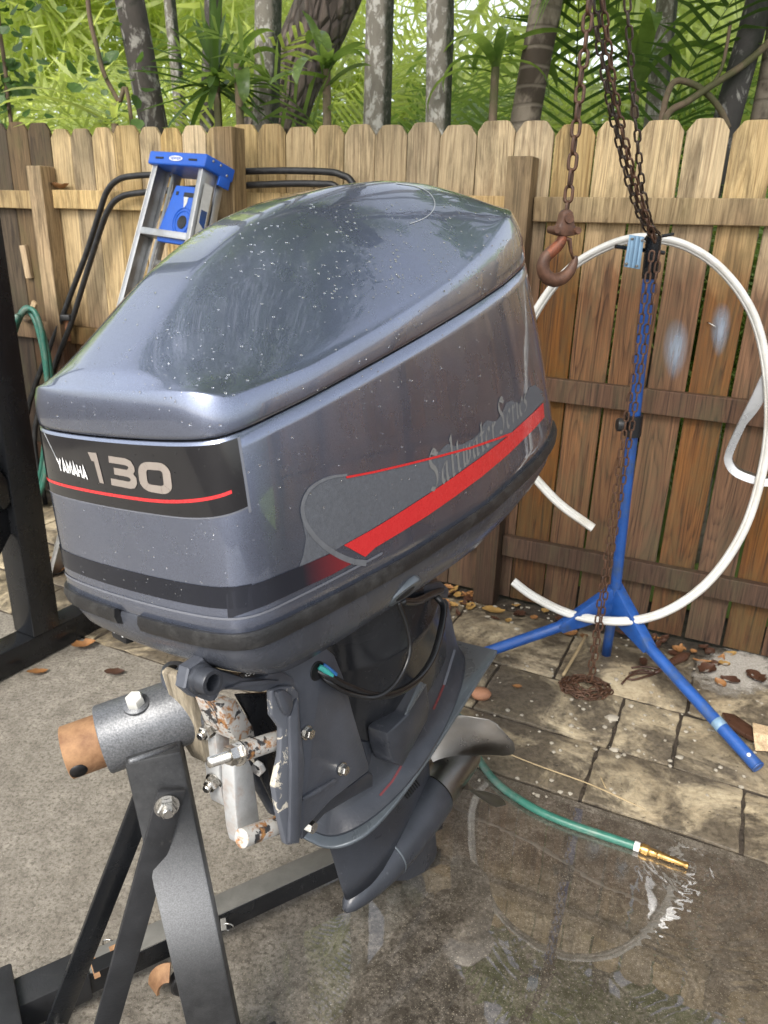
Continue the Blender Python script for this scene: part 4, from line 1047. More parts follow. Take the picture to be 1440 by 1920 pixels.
arc = catmull([(650, 890, 0), (612, 897, 0), (582, 915, 0), (568, 940, 0), (567, 965, 0), (577, 990, 0), (598, 1016, 0), (628, 1038, 0), (660, 1052, 0), (686, 1056, 0)], 6)
ww = [5+7*i/len(arc) for i in range(len(arc))]
qs = [q for i in range(len(arc)-1) for q in stroke2([arc[i].xy, arc[i+1].xy], ww[i])]
quads_decal('ghost_arc', qs, lambda p, t, o: hit(p.x, p.y, t, .0012), MATS['ghost_line'], (B_COWL,), .0012, None, 2)
pins = [(648, 895), (700, 885), (760, 871), (820, 856), (880, 840), (930, 823), (985, 803)]
quads_decal('red_pinstripe', stroke2(pins, 4.2), lambda p, t, o: hit(p.x, p.y, t, .0013), MATS['red_vinyl'], (B_COWL,), .0013, None, 6)
# broad-nib script lettering along the stripe
GL = {'S': [[(.75, 1.75), (.45, 1.95), (.15, 1.7), (.25, 1.3), (.6, .95), (.7, .5), (.45, .1), (.05, .25)], [(.3, 1.9), (.9, 1.6)]],
      'a': [[(.55, .95), (.2, .8), (.12, .3), (.3, .05), (.6, .3)], [(.6, .95), (.6, .15), (.8, .05)]],
      'l': [[(.2, 1.8), (.3, 1.9), (.3, .2), (.5, .05)]], 't': [[(.3, 1.5), (.3, .2), (.5, .03)], [(.05, .95), (.6, .95)]],
      'w': [[(.05, .9), (.2, .95), (.2, .2), (.38, .05), (.52, .3), (.52, .95)], [(.52, .25), (.68, .05), (.9, .3), (.9, .95)]],
      'e': [[(.15, .5), (.6, .75), (.45, .98), (.15, .7), (.15, .25), (.4, .03), (.65, .2)]], 'r': [[(.1, .9), (.25, .95), (.25, .05)], [(.28, .7), (.45, .95), (.6, .85)]],
      'i': [[(.1, .9), (.22, .95), (.22, .2), (.4, .05)], [(.2, 1.25), (.26, 1.32)]], 's': [[(.5, .9), (.25, .95), (.15, .7), (.45, .45), (.45, .15), (.1, .1)]]}
ADV = {'S': 1.0, 'a': .85, 'l': .55, 't': .65, 'w': 1.1, 'e': .75, 'r': .7, 'i': .5, 's': .65, ' ': .35}
txt = 'Saltwater Series'; XH = .036; cur = -.055; NIB = Vector((math.cos(math.radians(38)), math.sin(math.radians(38))))*.0042
qs = []
for ch in txt:
    for st in GL.get(ch, []):
        P = [Vector((cur+p[0]*XH*.9, p[1]*XH)) for p in st]
        P = [Vector(p.xy) for p in catmull([(p.x, p.y, 0) for p in P], 3)]
        for i in range(len(P)-1): qs.append((P[i]+NIB, P[i+1]+NIB, P[i+1]-NIB, P[i]-NIB))
    cur += ADV[ch]*XH*.98
def smap(p, trees, o):
    t = p.x; z = p.y+interp(t, [(-.06, .668), (.2, .690), (.45, .712)])
    loc, nrm, i_, d_ = trees[0].ray_cast(Vector((.6, t, z)), Vector((-1, 0, 0)), 1.0)
    return None if loc is None else loc+Vector((.0011, 0, 0))
quads_decal('script_lettering', qs, smap, MATS['ghost_text'], (B_COWL,), .0015, None, 1)
# lid graphics, and a step edge drawn as a pale line
decal('lid_emblem', [(388, 404), (418, 396), (440, 398), (500, 368), (515, 364), (516, 374), (494, 378), (486, 374), (448, 394), (400, 407)], MATS['top_decal'], (B_LID,), .0009, 10)
quads_decal('lid_line', stroke2([(515, 371), (560, 359), (610, 349), (650, 342)], 3.0), lambda p, t, o: hit(p.x, p.y, t, .0009), MATS['top_decal'], (B_LID,), .0009, None, 5)
arcl = catmull([(742, 344, 0), (780, 350, 0), (806, 364, 0), (815, 384, 0), (806, 402, 0), (788, 413, 0), (768, 420, 0)], 6)  # pale line painted for the light-catching edge of the lid's step
quads_decal('lid_line', stroke2([p.xy for p in arcl], 1.6), lambda p, t, o: hit(p.x, p.y, t, .0009), MATS['top_decal'], (B_LID,), .0009, None, 2)
# rain drops
rd = random.Random(42); bm = bmesh.new()
def drop(p, n, r, hgt=.45):
    m = frame(p, n); ring = []
    for lv, (k, h) in enumerate(((1.0, 0), (.9, .55), (.55, .9))):
        ring.append([bm.verts.new(m @ Vector((r*k*math.cos(2*math.pi*j/8), r*k*math.sin(2*math.pi*j/8), r*hgt*h))) for j in range(8)])
    tp = bm.verts.new(m @ Vector((0, 0, r*hgt)))
    for A, B in zip(ring, ring[1:]):
        for j in range(8): bm.faces.new((A[j], A[(j+1) % 8], B[(j+1) % 8], B[j]))
    for j in range(8): bm.faces.new((ring[-1][j], ring[-1][(j+1) % 8], tp))
    bm.faces.new(list(reversed(ring[0])))
for (x0, y0, x1, y1, n, rmin, rmax) in ((250, 420, 900, 760, 300, .0005, .0019), (600, 380, 960, 560, 300, .0005, .0022), (90, 600, 420, 800, 100, .0005, .0017), (420, 380, 760, 520, 110, .0005, .002), (90, 840, 460, 1130, 170, .0005, .0014), (450, 620, 1000, 1020, 150, .0006, .0016)):
    for k in range(n):
        x, y = rd.uniform(x0, x1), rd.uniform(y0, y1); d = (_rot @ Vector(ray(x, y))).normalized(); best = None
        for b in (B_COWL, B_LID):
            h = b.ray_cast(_cl, d, 5)
            if h[0] is not None and (best is None or h[3] < best[3]): best = h
        if best is None: continue
        nn = best[1] if best[1].dot(d) < 0 else -best[1]
        drop(best[0]+nn*.0008, nn, rmin+(rmax-rmin)*rd.random()**2.2, rd.uniform(.35, .6))
tag(part('rain_drops', bm, MATS['rain_drop'], motor, True), kind='stuff')

# ---- leg, gearcase and propeller (pitched a little against the cowl)
simple('faded_red', (.16, .022, .024), .3)
def gpart(name, bm, material, parent=None, smooth=True, auto=None):
    bmesh.ops.transform(bm, matrix=G_MAT, verts=bm.verts); return part(name, bm, material, parent or motor, True, smooth, auto)
def tear(t0, t1, hw, z, n=48, pw=.62, tail=.9):
    out = []
    for k in range(n):
        a = 2*math.pi*k/n; c, s_ = math.cos(a), math.sin(a)
        f = (1-c)/2                                  # 0 front .. 1 rear
        w = hw*(math.sin(math.pi*f**pw))**tail if 0 < f < 1 else 0
        out.append(Vector((math.copysign(w, s_) if abs(s_) > 1e-6 else 0, t0+(t1-t0)*f, z)))
    return out
def loft(rows, cap0=True, cap1=True):
    bm = bmesh.new(); R = [[bm.verts.new(p) for p in row] for row in rows]; n = len(rows[0])
    for A, B in zip(R, R[1:]):
        for k in range(n): bm.faces.new((A[k], A[(k+1) % n], B[(k+1) % n], B[k]))
    if cap0: bm.faces.new(list(reversed(R[0])))
    if cap1: bm.faces.new(R[-1])
    bmesh.ops.remove_doubles(bm, verts=bm.verts[:], dist=.0002); bmesh.ops.recalc_face_normals(bm, faces=bm.faces); return bm
def PZ(t): return .036+.07*t
upper = [(.52, -.08, .255, .115), (.42, -.09, .262, .112), (.34, -.095, .268, .105), (.327, -.10, .275, .112), (.315, -.10, .275, .112), (.30, -.10, .27, .103), (.22, -.12, .285, .095), (.15, -.15, .30, .085)]
gpart('exhaust_housing', loft([tear(a, b, w, z, 48, .80, .62) for z, a, b, w in upper]), MATS['leg_paint'], None, True, 50)
lowr = [(.205, -.09, .318, .070), (.15, -.15, .322, .076), (.10, -.185, .326, .078), (.072, -.20, .330, .080), (.058, -.212, .334, .088), (.046, -.226, .340, .098), (.040, -.234, .343, .106), (.034, -.234, .343, .106)]
lo = gpart('lower_leg', loft([[Vector((p.x, p.y, p.z+.07*p.y)) for p in tear(a, b, w, z, 64, .74, .55)] for z, a, b, w in lowr]), MATS['motor_dark_paint'], None, True, 45)
B_LEG = bvh_of(lo)
for nm, pts, wd, mt_ in (('leg_pinstripe', [(866, 1174), (852, 1218), (840, 1258), (832, 1284)], 5, 'pin_and_highlight_line'), ('leg_pinstripe', [(832, 1284), (822, 1308), (812, 1330)], 4, 'faded_red'), ('leg_pinstripe', [(752, 1436), (735, 1465), (712, 1492)], 4, 'faded_red')):
    quads_decal(nm, stroke2(pts, wd), lambda p, t, o: hit(p.x, p.y, t, .0009), MATS[mt_], (B_LEG,), .0009, None, 4)
def plate_out():
    H = [(0, -.252), (.03, -.250), (.065, -.232), (.092, -.19), (.104, -.12), (.107, -.03), (.104, .08), (.098, .2), (.092, .30), (.088, .372), (.07, .380), (.0, .380)]
    f = [Vector((x, y, 0)) for x, y in H]; return f+[Vector((-p.x, p.y, 0)) for p in reversed(f[1:-1])]
po = catmull(plate_out(), 4, True)
rows = [[Vector((p.x*k, p.y*(k if p.y < 0 else k), PZ(p.y)+dz)) for p in po] for k, dz in ((.985, -.011), (1.0, -.008), (1.0, -.004), (.985, -.001))]
gpart('ventilation_plate', loft(rows), MATS['plate_paint'], None, True, 50)
AXZ = -.222
st = [(.03, -.215, .20, .030), (-.03, -.214, .175, .028), (-.10, -.213, .150, .027), (-.16, -.213, .140, .030), (-.20, -.21, .135, .036)]
gpart('gearcase_strut', loft([tear(a, b, w, z, 40, .72, .9) for z, a, b, w in st]), MATS['motor_dark_paint'], None, True)
tm = Matrix.Translation((0, 0, AXZ)) @ Matrix.Rotation(-math.pi/2, 4, 'X')      # local z -> aft
pr = [(0, -.222), (.008, -.219), (.018, -.205), (.028, -.18), (.039, -.14), (.048, -.095), (.054, -.05), (.058, 0), (.0595, .06), (.0595, .130), (.058, .134), (.050, .135), (0, .135)]
gpart('gearcase_bullet', lathe(pr, tm, 40), MATS['motor_dark_paint'], None, True, 40)
sk = [Vector((-.0, y, z)) for y, z in ((-.10, -.262), (-.06, -.31), (-.02, -.352), (.04, -.392), (.085, -.402), (.105, -.39), (.112, -.34), (.118, -.30), (.125, -.262))]
gpart('skeg', prism([p-Vector((.005, 0, 0)) for p in sk], Vector((.010, 0, 0)), .003), MATS['motor_dark_paint'], None, True, 40)
bm = bmesh.new()
for k in range(7): add_box(bm, Matrix.Translation((.0295+.0005*abs(k-3)*.2, .005+k*.008, -.088-k*.001)) @ Matrix.Rotation(.35, 4, 'X'), .004, .0035, .042, .0008, 1)
gpart('water_intake', bm, MATS['gap_black'], None)
# grey scrape line round the bullet
gpart('bullet_seam', lathe([(.0520, -.066), (.0538, -.065), (.0540, -.062), (.0525, -.061)], tm, 40), MATS['plate_paint'], None)
# propeller
hubm = tm
ph = lathe([(.052, .1375), (.0555, .139), (.0555, .15), (.053, .21), (.050, .285), (.047, .296), (.041, .296), (.040, .22), (.0, .21)], hubm, 36)
prop = gpart('propeller', ph, MATS['prop_steel'], None, True, 40)
def blade(phi):
    bm = bmesh.new(); NRr, NC = 11, 13; R_ = .172; G = []
    for i in range(NRr):
        f = i/(NRr-1); r_ = .046+(R_-.046)*f
        half = math.radians(interp(f, [(0, 42), (.25, 52), (.5, 54), (.7, 48), (.85, 36), (.95, 21), (1, 4)]))
        row = []
        for j in range(NC):
            c = -1+2*j/(NC-1); th = phi+c*half+.25*f
            y = .225+c*half*.058*(1-.12*f)+.062*f
            row.append(Vector((r_*math.sin(th), y, AXZ+r_*math.cos(th))))
        G.append(row)
    top = [[bm.verts.new(p) for p in row] for row in G]
    bot = [[bm.verts.new(p+Vector((0, .0052*(1-.65*i/(NRr-1))*(1-(abs(j-6)/6)**3*.8), 0))) for j, p in enumerate(row)] for i, row in enumerate(G)]
    for i in range(NRr-1):
        for j in range(NC-1):
            bm.faces.new((top[i][j], top[i+1][j], top[i+1][j+1], top[i][j+1])); bm.faces.new((bot[i][j], bot[i][j+1], bot[i+1][j+1], bot[i+1][j]))
    ed = [(0, j) for j in range(NC)]+[(i, NC-1) for i in range(1, NRr)]+[(NRr-1, j) for j in range(NC-2, -1, -1)]+[(i, 0) for i in range(NRr-2, 0, -1)]
    for a, b in zip(ed, ed[1:]+ed[:1]): bm.faces.new((top[a[0]][a[1]], top[b[0]][b[1]], bot[b[0]][b[1]], bot[a[0]][a[1]]))
    bmesh.ops.recalc_face_normals(bm, faces=bm.faces); return bm
for k in range(3): gpart('blade', blade(math.radians(PROP_PHI)+k*2*math.pi/3), MATS['prop_steel'], prop, True, 60)

# ---- clamp brackets, tilt tube, mounts
def zq(pts, x0, y0, k): return [(x0+a/k, y0+b/k) for a, b in pts]
def side_prism(name, px, lat, depth, material, bev=.003, parent=None, auto=40):
    P = [ms(x, y, lat) for x, y in px]; return part(name, prism(P, Vector((-depth, 0, 0)), bev), material, parent or motor, True, True, auto)
Z3 = lambda pts: zq(pts, 280, 1180, 3.4286)
web = side_prism('clamp_bracket', Z3([(830, 250), (900, 190), (1050, 122), (1130, 112), (1195, 165), (1250, 300), (1330, 590), (1420, 885), (1412, 915), (1290, 1010), (1170, 1105), (1000, 1290), (965, 1375), (975, 1100), (1000, 860), (975, 620), (965, 420), (900, 330)]), .125, .016, MATS['bracket_paint'], .005)
side_prism('clamp_rib', Z3([(985, 1085), (1205, 960), (1215, 985), (990, 1110)]), .130, .006, MATS['bracket_paint'], .002)
side_prism('front_flange', Z3([(785, 395), (850, 370), (925, 365), (960, 405), (972, 620), (1000, 865), (968, 1378), (895, 1390), (880, 1385), (832, 1180), (805, 1010), (845, 830), (852, 640), (792, 560)]), .134, .012, MATS['flaking_bracket'], .003)
side_prism('flange_lip', Z3([(905, 575), (935, 480), (962, 440), (976, 620), (1002, 865), (970, 1374), (905, 1385), (915, 900)]), .141, .010, MATS['bracket_paint'], .004)
side_prism('flange_lip', Z3([(820, 405), (865, 385), (930, 420), (935, 500), (905, 575), (860, 520)]), .144, .012, MATS['bracket_paint'], .006)
side_prism('bracket_arm', Z3([(288, 355), (318, 292), (370, 262), (470, 262), (590, 300), (720, 320), (830, 250), (930, 300), (965, 420), (890, 370), (830, 372), (740, 412), (540, 395), (470, 400), (430, 480), (400, 470), (370, 430), (310, 410)]), .130, .045, MATS['bracket_paint'], .008)
side_prism('arm_ridge', Z3([(500, 385), (600, 340), (760, 325), (850, 330), (760, 352), (640, 368)]), .136, .010, MATS['bracket_paint'], .003)
side_prism('clamp_bracket', Z3([(640, 830), (700, 880), (790, 1080), (830, 1190), (800, 1200), (720, 1060), (660, 900)]), .02, .016, MATS['bracket_paint'], .003)
side_prism('inner_shadow_plate', Z3([(560, 420), (790, 405), (850, 640), (845, 830), (800, 960), (830, 1180), (700, 900), (640, 560)]), .045, .008, MATS['leg_paint'], .002)  # dark plate standing in for the shade inside the bracket
side_prism('swivel_bracket', Z3([(1000, 1140), (1290, 1010), (1412, 915), (1440, 930), (1440, 1010), (1300, 1090), (1130, 1190), (1040, 1290), (985, 1360)]), .085, .06, MATS['motor_dark_paint'], .004)
side_prism('swivel_arm', zq([(440, 1120), (500, 1110), (530, 1180), (600, 1150), (640, 1260), (480, 1330)], 560, 1080, 3.6), .06, .05, MATS['motor_dark_paint'], .004)
pa = ms(398, 1280, .150); d_x = Vector((1, 0, 0))
bm = bmesh.new(); m = frame(pa-d_x*.030, d_x)
add_lathe(bm, [(.021, 0), (.021, .012), (.0185, .014), (.0185, .030), (.0175, .032), (.0120, .032), (.0110, .008), (0, .008)], m, 28)
part('tilt_tube', bm, MATS['motor_dark_paint'], motor, True, True, 40)
part('tilt_tube_nut', lathe([(.0, -.014), (.027, -.014), (.027, .002), (.025, .005), (.019, .005)], m, 6), MATS['bracket_paint'], motor, True, False)
lug = [(300, 1264), (304, 1248), (320, 1238), (345, 1240), (372, 1256), (352, 1272), (320, 1280), (304, 1276)]
def mt(x, y, h): return M_INV @ Vector(onpl(x, y, M_O+m_u*h, m_u))
lp = catmull([mt(x, y, .455) for x, y in lug], 4, True)
part('steering_lug', prism(lp, Vector((0, 0, -.016)), .004), MATS['bracket_paint'], motor, True, True, 40)
hc = mt(321, 1252, .4555); part('lug_hole', lathe([(0, 0.0006), (.0085, .0006), (.0095, .0), (.0095, -.006)], Matrix.Translation(hc), 20), MATS['gap_black'], motor, True)
for (x, y), lat, r_ in (((642, 1442), .128, .0095), ((576, 1374), .128, .0095)):
    bm = bmesh.new(); hexbolt(bm, ms(x, y, lat)-d_x*.002, d_x, r_, .010); part('bracket_bolt', bm, MATS['stainless'], motor, True, True, 30)
hc = ms(595, 1258, .1258); part('cable_port', lathe([(0, .0004), (.0135, .0004), (.0155, .0016), (.0165, 0), (.0165, -.004)], frame(hc, d_x), 28), MATS['gap_black'], motor, True)
hc = ms(608, 1500, .088); part('pivot_bore', lathe([(0, .0004), (.008, .0004), (.0095, .0022), (.0115, .0022), (.012, -.004)], frame(hc, d_x), 24), MATS['leg_paint'], motor, True)
hc = ms(573, 1545, .09); part('lower_pin', lathe([(.0, .02), (.010, .02), (.011, .018), (.011, -.03)], frame(hc, d_x), 6), MATS['stainless'], motor, True, True, 30)
# chrome decal plate below the pan
side_prism('spec_label', Z3([(578, 290), (780, 238), (800, 262), (600, 312)]), .1335, .002, MATS['black_gloss'], .0)
bm = bmesh.new()
for k in range(3):
    for j in range(9):
        fx = .12+.082*j; fy = .2+.25*k
        if (j*7+k*3) % 5 == 0: continue
        A = [Vector(q) for q in Z3([(578, 290), (780, 238), (600, 312), (800, 262)])]
        cs = []
        for a_, b_ in ((fx, fy), (fx+.055, fy), (fx+.055, fy+.13), (fx, fy+.13)):
            q = A[0].lerp(A[1], a_).lerp(A[2].lerp(A[3], a_), b_); cs.append(bm.verts.new(ms(q.x, q.y, .1340)))
        bm.faces.new(cs)
part('label_print', bm, MATS['white_text'], motor, True, False)
# lower mount cover
side_prism('mount_cover', zq([(598, 1062), (735, 935), (822, 706), (868, 732), (888, 868), (880, 960), (706, 1290), (640, 1268), (612, 1180)], 560, 1080, 3.6), .112, .05, MATS['motor_dark_paint'], .006)
side_prism('mount_cover_edge', zq([(722, 940), (822, 712), (866, 734), (742, 925)], 560, 1080, 3.6), .114, .004, MATS['plate_paint'], .001)
# shift latch on the front of the pan
lt = mf(222, 1182, -.44); bm = box(Matrix.Translation(lt+Vector((0, .010, -.004))) @ Matrix.Rotation(-.25, 4, 'X') @ Matrix.Rotation(.15, 4, 'Y'), .042, .022, .036, .006)
part('cowl_latch', bm, MATS['rubber'], motor, True, True, 40)
mz = pxmap((213, 1170), (229, 1177), (213, 1190), (229, 1196))
bmm = bmesh.new()
for a_, b_ in (((0, 1), (0, 0)), ((0, 1), (1, 0)), ((1, 0), (1, 1))):
    for q in stroke2([a_, b_], .14):
        vs_ = []
        for p in q:
            A = Vector((213, 1170)).lerp(Vector((229, 1178)), p.x); Bq = Vector((214, 1187)).lerp(Vector((230, 1195)), p.x); c = Bq.lerp(A, p.y)
            vs_.append(bmm.verts.new(mf(c.x, c.y, -.4455)))
        bmm.faces.new(vs_)
part('latch_mark', bmm, MATS['white_text'], motor, True, False)
# wiring
def cable(name, pts, rad, material, segs=8):
    C = catmull([ms(x, y, l) for x, y, l in pts], 8); part(name, tube(C, rad, segs), material, motor, True)
cable('cable', [(746, 1128, .165), (762, 1170, .175), (769, 1212, .18), (760, 1250, .18), (735, 1288, .175), (700, 1308, .165), (655, 1300, .150), (618, 1280, .138), (596, 1260, .120)], .0042, MATS['cable_black'])
cable('cable', [(818, 1118, .10), (832, 1140, .12), (826, 1185, .14), (812, 1232, .15), (785, 1272, .155), (745, 1298, .16), (700, 1304, .155), (650, 1286, .145), (615, 1268, .135), (594, 1256, .120)], .0072, MATS['cable_black'], 10)
cable('cable', [(598, 1250, .128), (611, 1258, .135), (622, 1268, .139)], .0050, MATS['cable_green'])
cable('cable', [(605, 1247, .128), (618, 1256, .135), (629, 1266, .138)], .0046, MATS['cable_blue'])
cable('drain_elbow', [(752, 1128, .14), (780, 1128, .13), (810, 1114, .11), (828, 1106, .10)], .0085, MATS['cable_black'], 12)
side_prism('cable_clip', [(790, 1098), (828, 1090), (844, 1104), (840, 1124), (816, 1118), (796, 1122)], .105, .03, MATS['motor_dark_paint'], .005)
gh = hit(757, 1110, (B_PAN,), 0.0)
if gh is None: gh = ms(757, 1110, .15)
bm = bmesh.new(); m = frame(gh, Vector((.75, -.1, -.55)), Vector((.3, 1, .2)))
add_lathe(bm, [(.0, .003), (.014, .003), (.015, .0045), (.024, .0035), (.026, .001), (.026, -.01)], m @ Matrix.Diagonal((1.5, .8, 1, 1)), 32)
part('pan_grommet', bm, MATS['plate_paint'], motor, True, True, 40)
part('grommet_hole', lathe([(0, .0052), (.013, .0052), (.0135, .003)], m @ Matrix.Diagonal((1.5, .8, 1, 1)), 24), MATS['gap_black'], motor, True)
# ------------------------------------------------------------------ motor stand
def mw(x, y, lat): return M_MAT @ ms(x, y, lat)
col_top = mw(290, 1412, -.05); cb = mw(397, 1900, -.05); col_bot = col_top+(cb-col_top)*((col_top.z-.055)/(col_top.z-cb.z))
stand = thing('motor_stand', 'black steel motor stand with grey head tube, braces and rusty pipe end', 'motor stand', (col_bot.x, col_bot.y, 0))
h1 = mw(372, 1322, -.05)
h0 = min((dp(192, 1387, .6+.005*k) for k in range(160)), key=lambda p: abs(math.atan2(h1.x-p.x, h1.y-p.y)-math.radians(66)))
hd = (h1-h0).normalized()
part('head_tube', lathe([(.0, 0.004), (.046, .004), (.0545, .0), (.056, .002), (.056, (h1-h0).length), (.04, (h1-h0).length)], frame(h0, hd), 40), MATS['hammered_grey'], stand, smooth=True, auto=40)
pL = .056
part('rusty_pipe', lathe([(.036, .03), (.037, .0), (.0405, -.0005), (.0425, .001), (.0430, pL+.05)], frame(h0-hd*pL, hd), 36), MATS['rusty_pipe'], stand, smooth=True, auto=40)
side_v = (Vector(CAM)-h0).normalized(); pc = h0-hd*.042
nrm = (Vector((.15, -.75, -.25))-hd*Vector((.15, -.75, -.25)).dot(hd)).normalized()
part('pipe_hole', lathe([(0, .0437), (.013, .0437), (.0138, .041)], frame(pc, nrm), 20), MATS['gap_black'], stand)
bm = bmesh.new(); bp_ = h0.lerp(h1, .42); un = (Vector((0, 0, 1))-hd*hd.z).normalized(); un = (un+Vector((.12, -.25, 0))).normalized()
hexbolt(bm, bp_+un*.054, un, .0145, .016, False); part('set_bolt', bm, MATS['sticker_white'], stand, smooth=True, auto=30)
part('set_bolt_weld', lathe([(.0, .0), (.022, .0), (.020, .003), (.0, .004)], frame(bp_+un*.0545, un), 20), MATS['hammered_grey'], stand)
cdir = (col_bot-col_top).normalized(); facing = Vector((.25, -.97, 0)); 
part('column', beam(col_top-cdir*.01, col_bot, .086, .052, up=tuple(facing), bev=.006), MATS['oversprayed_black'], stand, smooth=True, auto=40)
part('weld_bead', tube([mw(243, 1428, .005), mw(290, 1412, .005), mw(330, 1397, .005)], .004, 8), MATS['hammered_grey'], stand)
# base tubes on the ground
b0, b1 = gp(-40, 1896, .095), gp(668, 1578, .095)
dirb = (b1-b0).normalized()
def onb(f): return b0.lerp(b1, f)
part('base_beam', beam(onb(.18)-Vector((0, 0, .028)), b1-Vector((0, 0, .028))+dirb*.25, .055, .055, bev=.004), MATS['galvanised'], stand, smooth=True, auto=40)
part('beam_side_face', beam(onb(.17)-Vector((0, 0, .030))+dirb.cross(Vector((0, 0, 1)))*.0265, b1-Vector((0, 0, .030))+dirb.cross(Vector((0, 0, 1)))*.0265+dirb*.25, .005, .052, bev=.001), MATS['frame_black'], stand, smooth=False)
part('base_sleeve', beam(onb(-.05)-Vector((0, 0, .030)), onb(.235)-Vector((0, 0, .030)), .070, .070, bev=.004), MATS['stand_black'], stand, smooth=True, auto=40)
cr = dirb.cross(Vector((0, 0, 1))).normalized()
part('base_cross_beam', beam(onb(.03)-Vector((0, 0, .020))+cr*.9, onb(.03)-cr*.06-Vector((0, 0, .020)), .085, .085, bev=.004), MATS['stand_black'], stand, smooth=True, auto=40)
part('column_foot', beam(Vector((col_bot.x, col_bot.y, .028))-dirb*.42, Vector((col_bot.x, col_bot.y, .028))+dirb*.12, .06, .054, bev=.004), MATS['stand_black'], stand, smooth=True, auto=40)
part('tube_opening', box(frame(gp(197, 1803, .097), (0, 0, 1), dirb), .05, .034, .004, .001), MATS['gap_black'], stand, smooth=False)
part('rust_patch', box(frame(gp(222, 1789, .0968), (0, 0, 1), dirb), .026, .054, .0014, .0003), MATS['rusty_pipe'], stand, smooth=False)
part('rust_patch', box(frame(gp(178, 1815, .0972), (0, 0, 1), dirb), .012, .050, .0014, .0003), MATS['rusty_pipe'], stand, smooth=False)
# flat-bar braces and their bolt
bolt_p = mw(312, 1515, .0)
pv = mw(312, 1508, -.012)
part('brace', beam(mw(272, 1492, -.06), gp(104, 1925, .13), .040, .009, up=(.5, -.85, .1), bev=.002, ext=.02), MATS['frame_black'], stand, smooth=True, auto=40)
part('brace', beam(mw(318, 1496, -.012), gp(182, 1985, .10), .044, .009, up=(.45, -.88, .1), bev=.002, ext=.015), MATS['stand_black'], stand, smooth=True, auto=40)
fd_ = (Vector(CAM)-pv).normalized(); fd_ = Vector((.35, -.9, .1)).normalized()
bm = bmesh.new(); hexbolt(bm, pv+fd_*.004, fd_, .0155, .013, True, .006); part('brace_bolt', bm, MATS['stainless'], stand, smooth=True, auto=30)
bm = bmesh.new(); bp2 = gp(108, 1912, .135); hexbolt(bm, bp2, Vector((.4, -.9, .1)), .013, .012, True, .004); part('brace_bolt', bm, MATS['galvanised'], stand, smooth=True, auto=30)
# caster with a rusty fork
wc = gp(327, 1838, .045)
part('caster_wheel', lathe([(0, -.012), (.030, -.012), (.034, -.008), (.034, .008), (.030, .012), (0, .012)], frame(Vector((wc.x+.02, wc.y+.01, .036)), cr), 28), MATS['rubber'], stand, smooth=True, auto=40)
bm = bmesh.new(); A = [Vector((wc.x-.005, wc.y-.01, .03))+Vector((math.cos(t)*.036*-1, 0, math.sin(t)*.05)) for t in [k*.16 for k in range(11)]]
add_tube(bm, A, 1.0, prof=[(.003, -.018), (.003, .018), (-.003, .018), (-.003, -.018)]); part('caster_fork', bm, MATS['rusty_pipe'], stand, smooth=True, auto=40)
for x, y in ((427, 1738), (204, 1768)):
    c = gp(x, y, .08); part('hitch_pin', tube([c+Vector((math.cos(t)*.013, 0, math.sin(t)*.010)) for t in [k*.55 for k in range(10)]], .0014, 6), MATS['stainless'], stand)
part('pin_tab', beam(gp(418, 1722, .09), gp(420, 1745, .075), .012, .016, bev=.001), MATS['galvanised'], stand, smooth=False)
# plates and board that carry the clamp brackets
def sp_w(name, px, lat, depth, material, bev=.002, auto=40):
    bm = prism([ms(x, y, lat) for x, y in px], Vector((-depth, 0, 0)), bev); bmesh.ops.transform(bm, matrix=M_MAT, verts=bm.verts)
    return part(name, bm, material, stand, smooth=True, auto=auto)
sp_w('mount_board', Z3([(205, 320), (245, 280), (300, 400), (380, 560), (440, 800), (400, 880), (350, 800), (300, 620)]), -.005, .05, MATS['transom_wood'], .003)
sp_w('mount_plate', Z3([(368, 505), (432, 452), (500, 625), (515, 700), (552, 1112), (485, 1140), (462, 1050), (420, 640)]), .015, .035, MATS['silver_plate'], .003)
sp_w('mount_plate', Z3([(540, 870), (560, 840), (640, 838), (668, 900), (718, 1285), (590, 1390), (570, 1300), (552, 1120)]), .05, .03, MATS['silver_plate'], .003)
sp_w('chipped_angle', Z3([(455, 485), (560, 455), (600, 520), (668, 630), (680, 690), (560, 722), (512, 640)]), .06, .06, MATS['chipped_paint'], .002)
for (xa, ya), (xb, yb), lat in (((572, 795), (890, 690), .105), ((590, 1345), (870, 1240), .10)):
    p, q = [Vector(v_) for v_ in Z3([(xa, ya), (xb, yb)])]; A, B = mw(p.x, p.y, lat), mw(q.x, q.y, lat)
    part('spacer_tube', lathe([(.0, .0), (.0140, .0), (.0150, .001), (.0150, (B-A).length), (.009, (B-A).length)], frame(A, B-A), 24), MATS['chipped_paint'], stand, smooth=True, auto=40)
    if ya < 1000:
        bm = bmesh.new(); d = (A-B).normalized(); hexbolt(bm, A, d, .0155, .020, True, .0)
        prf = []
        for k in range(16): prf += [(.0082, .02+k*.0024), (.0070, .0212+k*.0024)]
        add_lathe(bm, prf+[(0, .0595)], frame(A, d), 16); part('through_bolt', bm, MATS['stainless'], stand, smooth=True, auto=30)
for (x, y) in ((368, 650), (405, 985)):
    p = Vector(Z3([(x, y)])[0]); A = mw(p.x, p.y, .0); bm = bmesh.new(); hexbolt(bm, A+Vector(m_a)*.004, -Vector(m_a)+Vector((.1, -.1, 0)), .0125, .012, True, .006); part('plate_bolt', bm, MATS['stainless'], stand, smooth=True, auto=30)
p = Vector(Z3([(680, 912)])[0]); bm = bmesh.new(); hexbolt(bm, mw(p.x, p.y, .05), Vector(m_a), .0125, .012, False); part('plate_bolt', bm, MATS['silver_plate'], stand, smooth=True, auto=30)

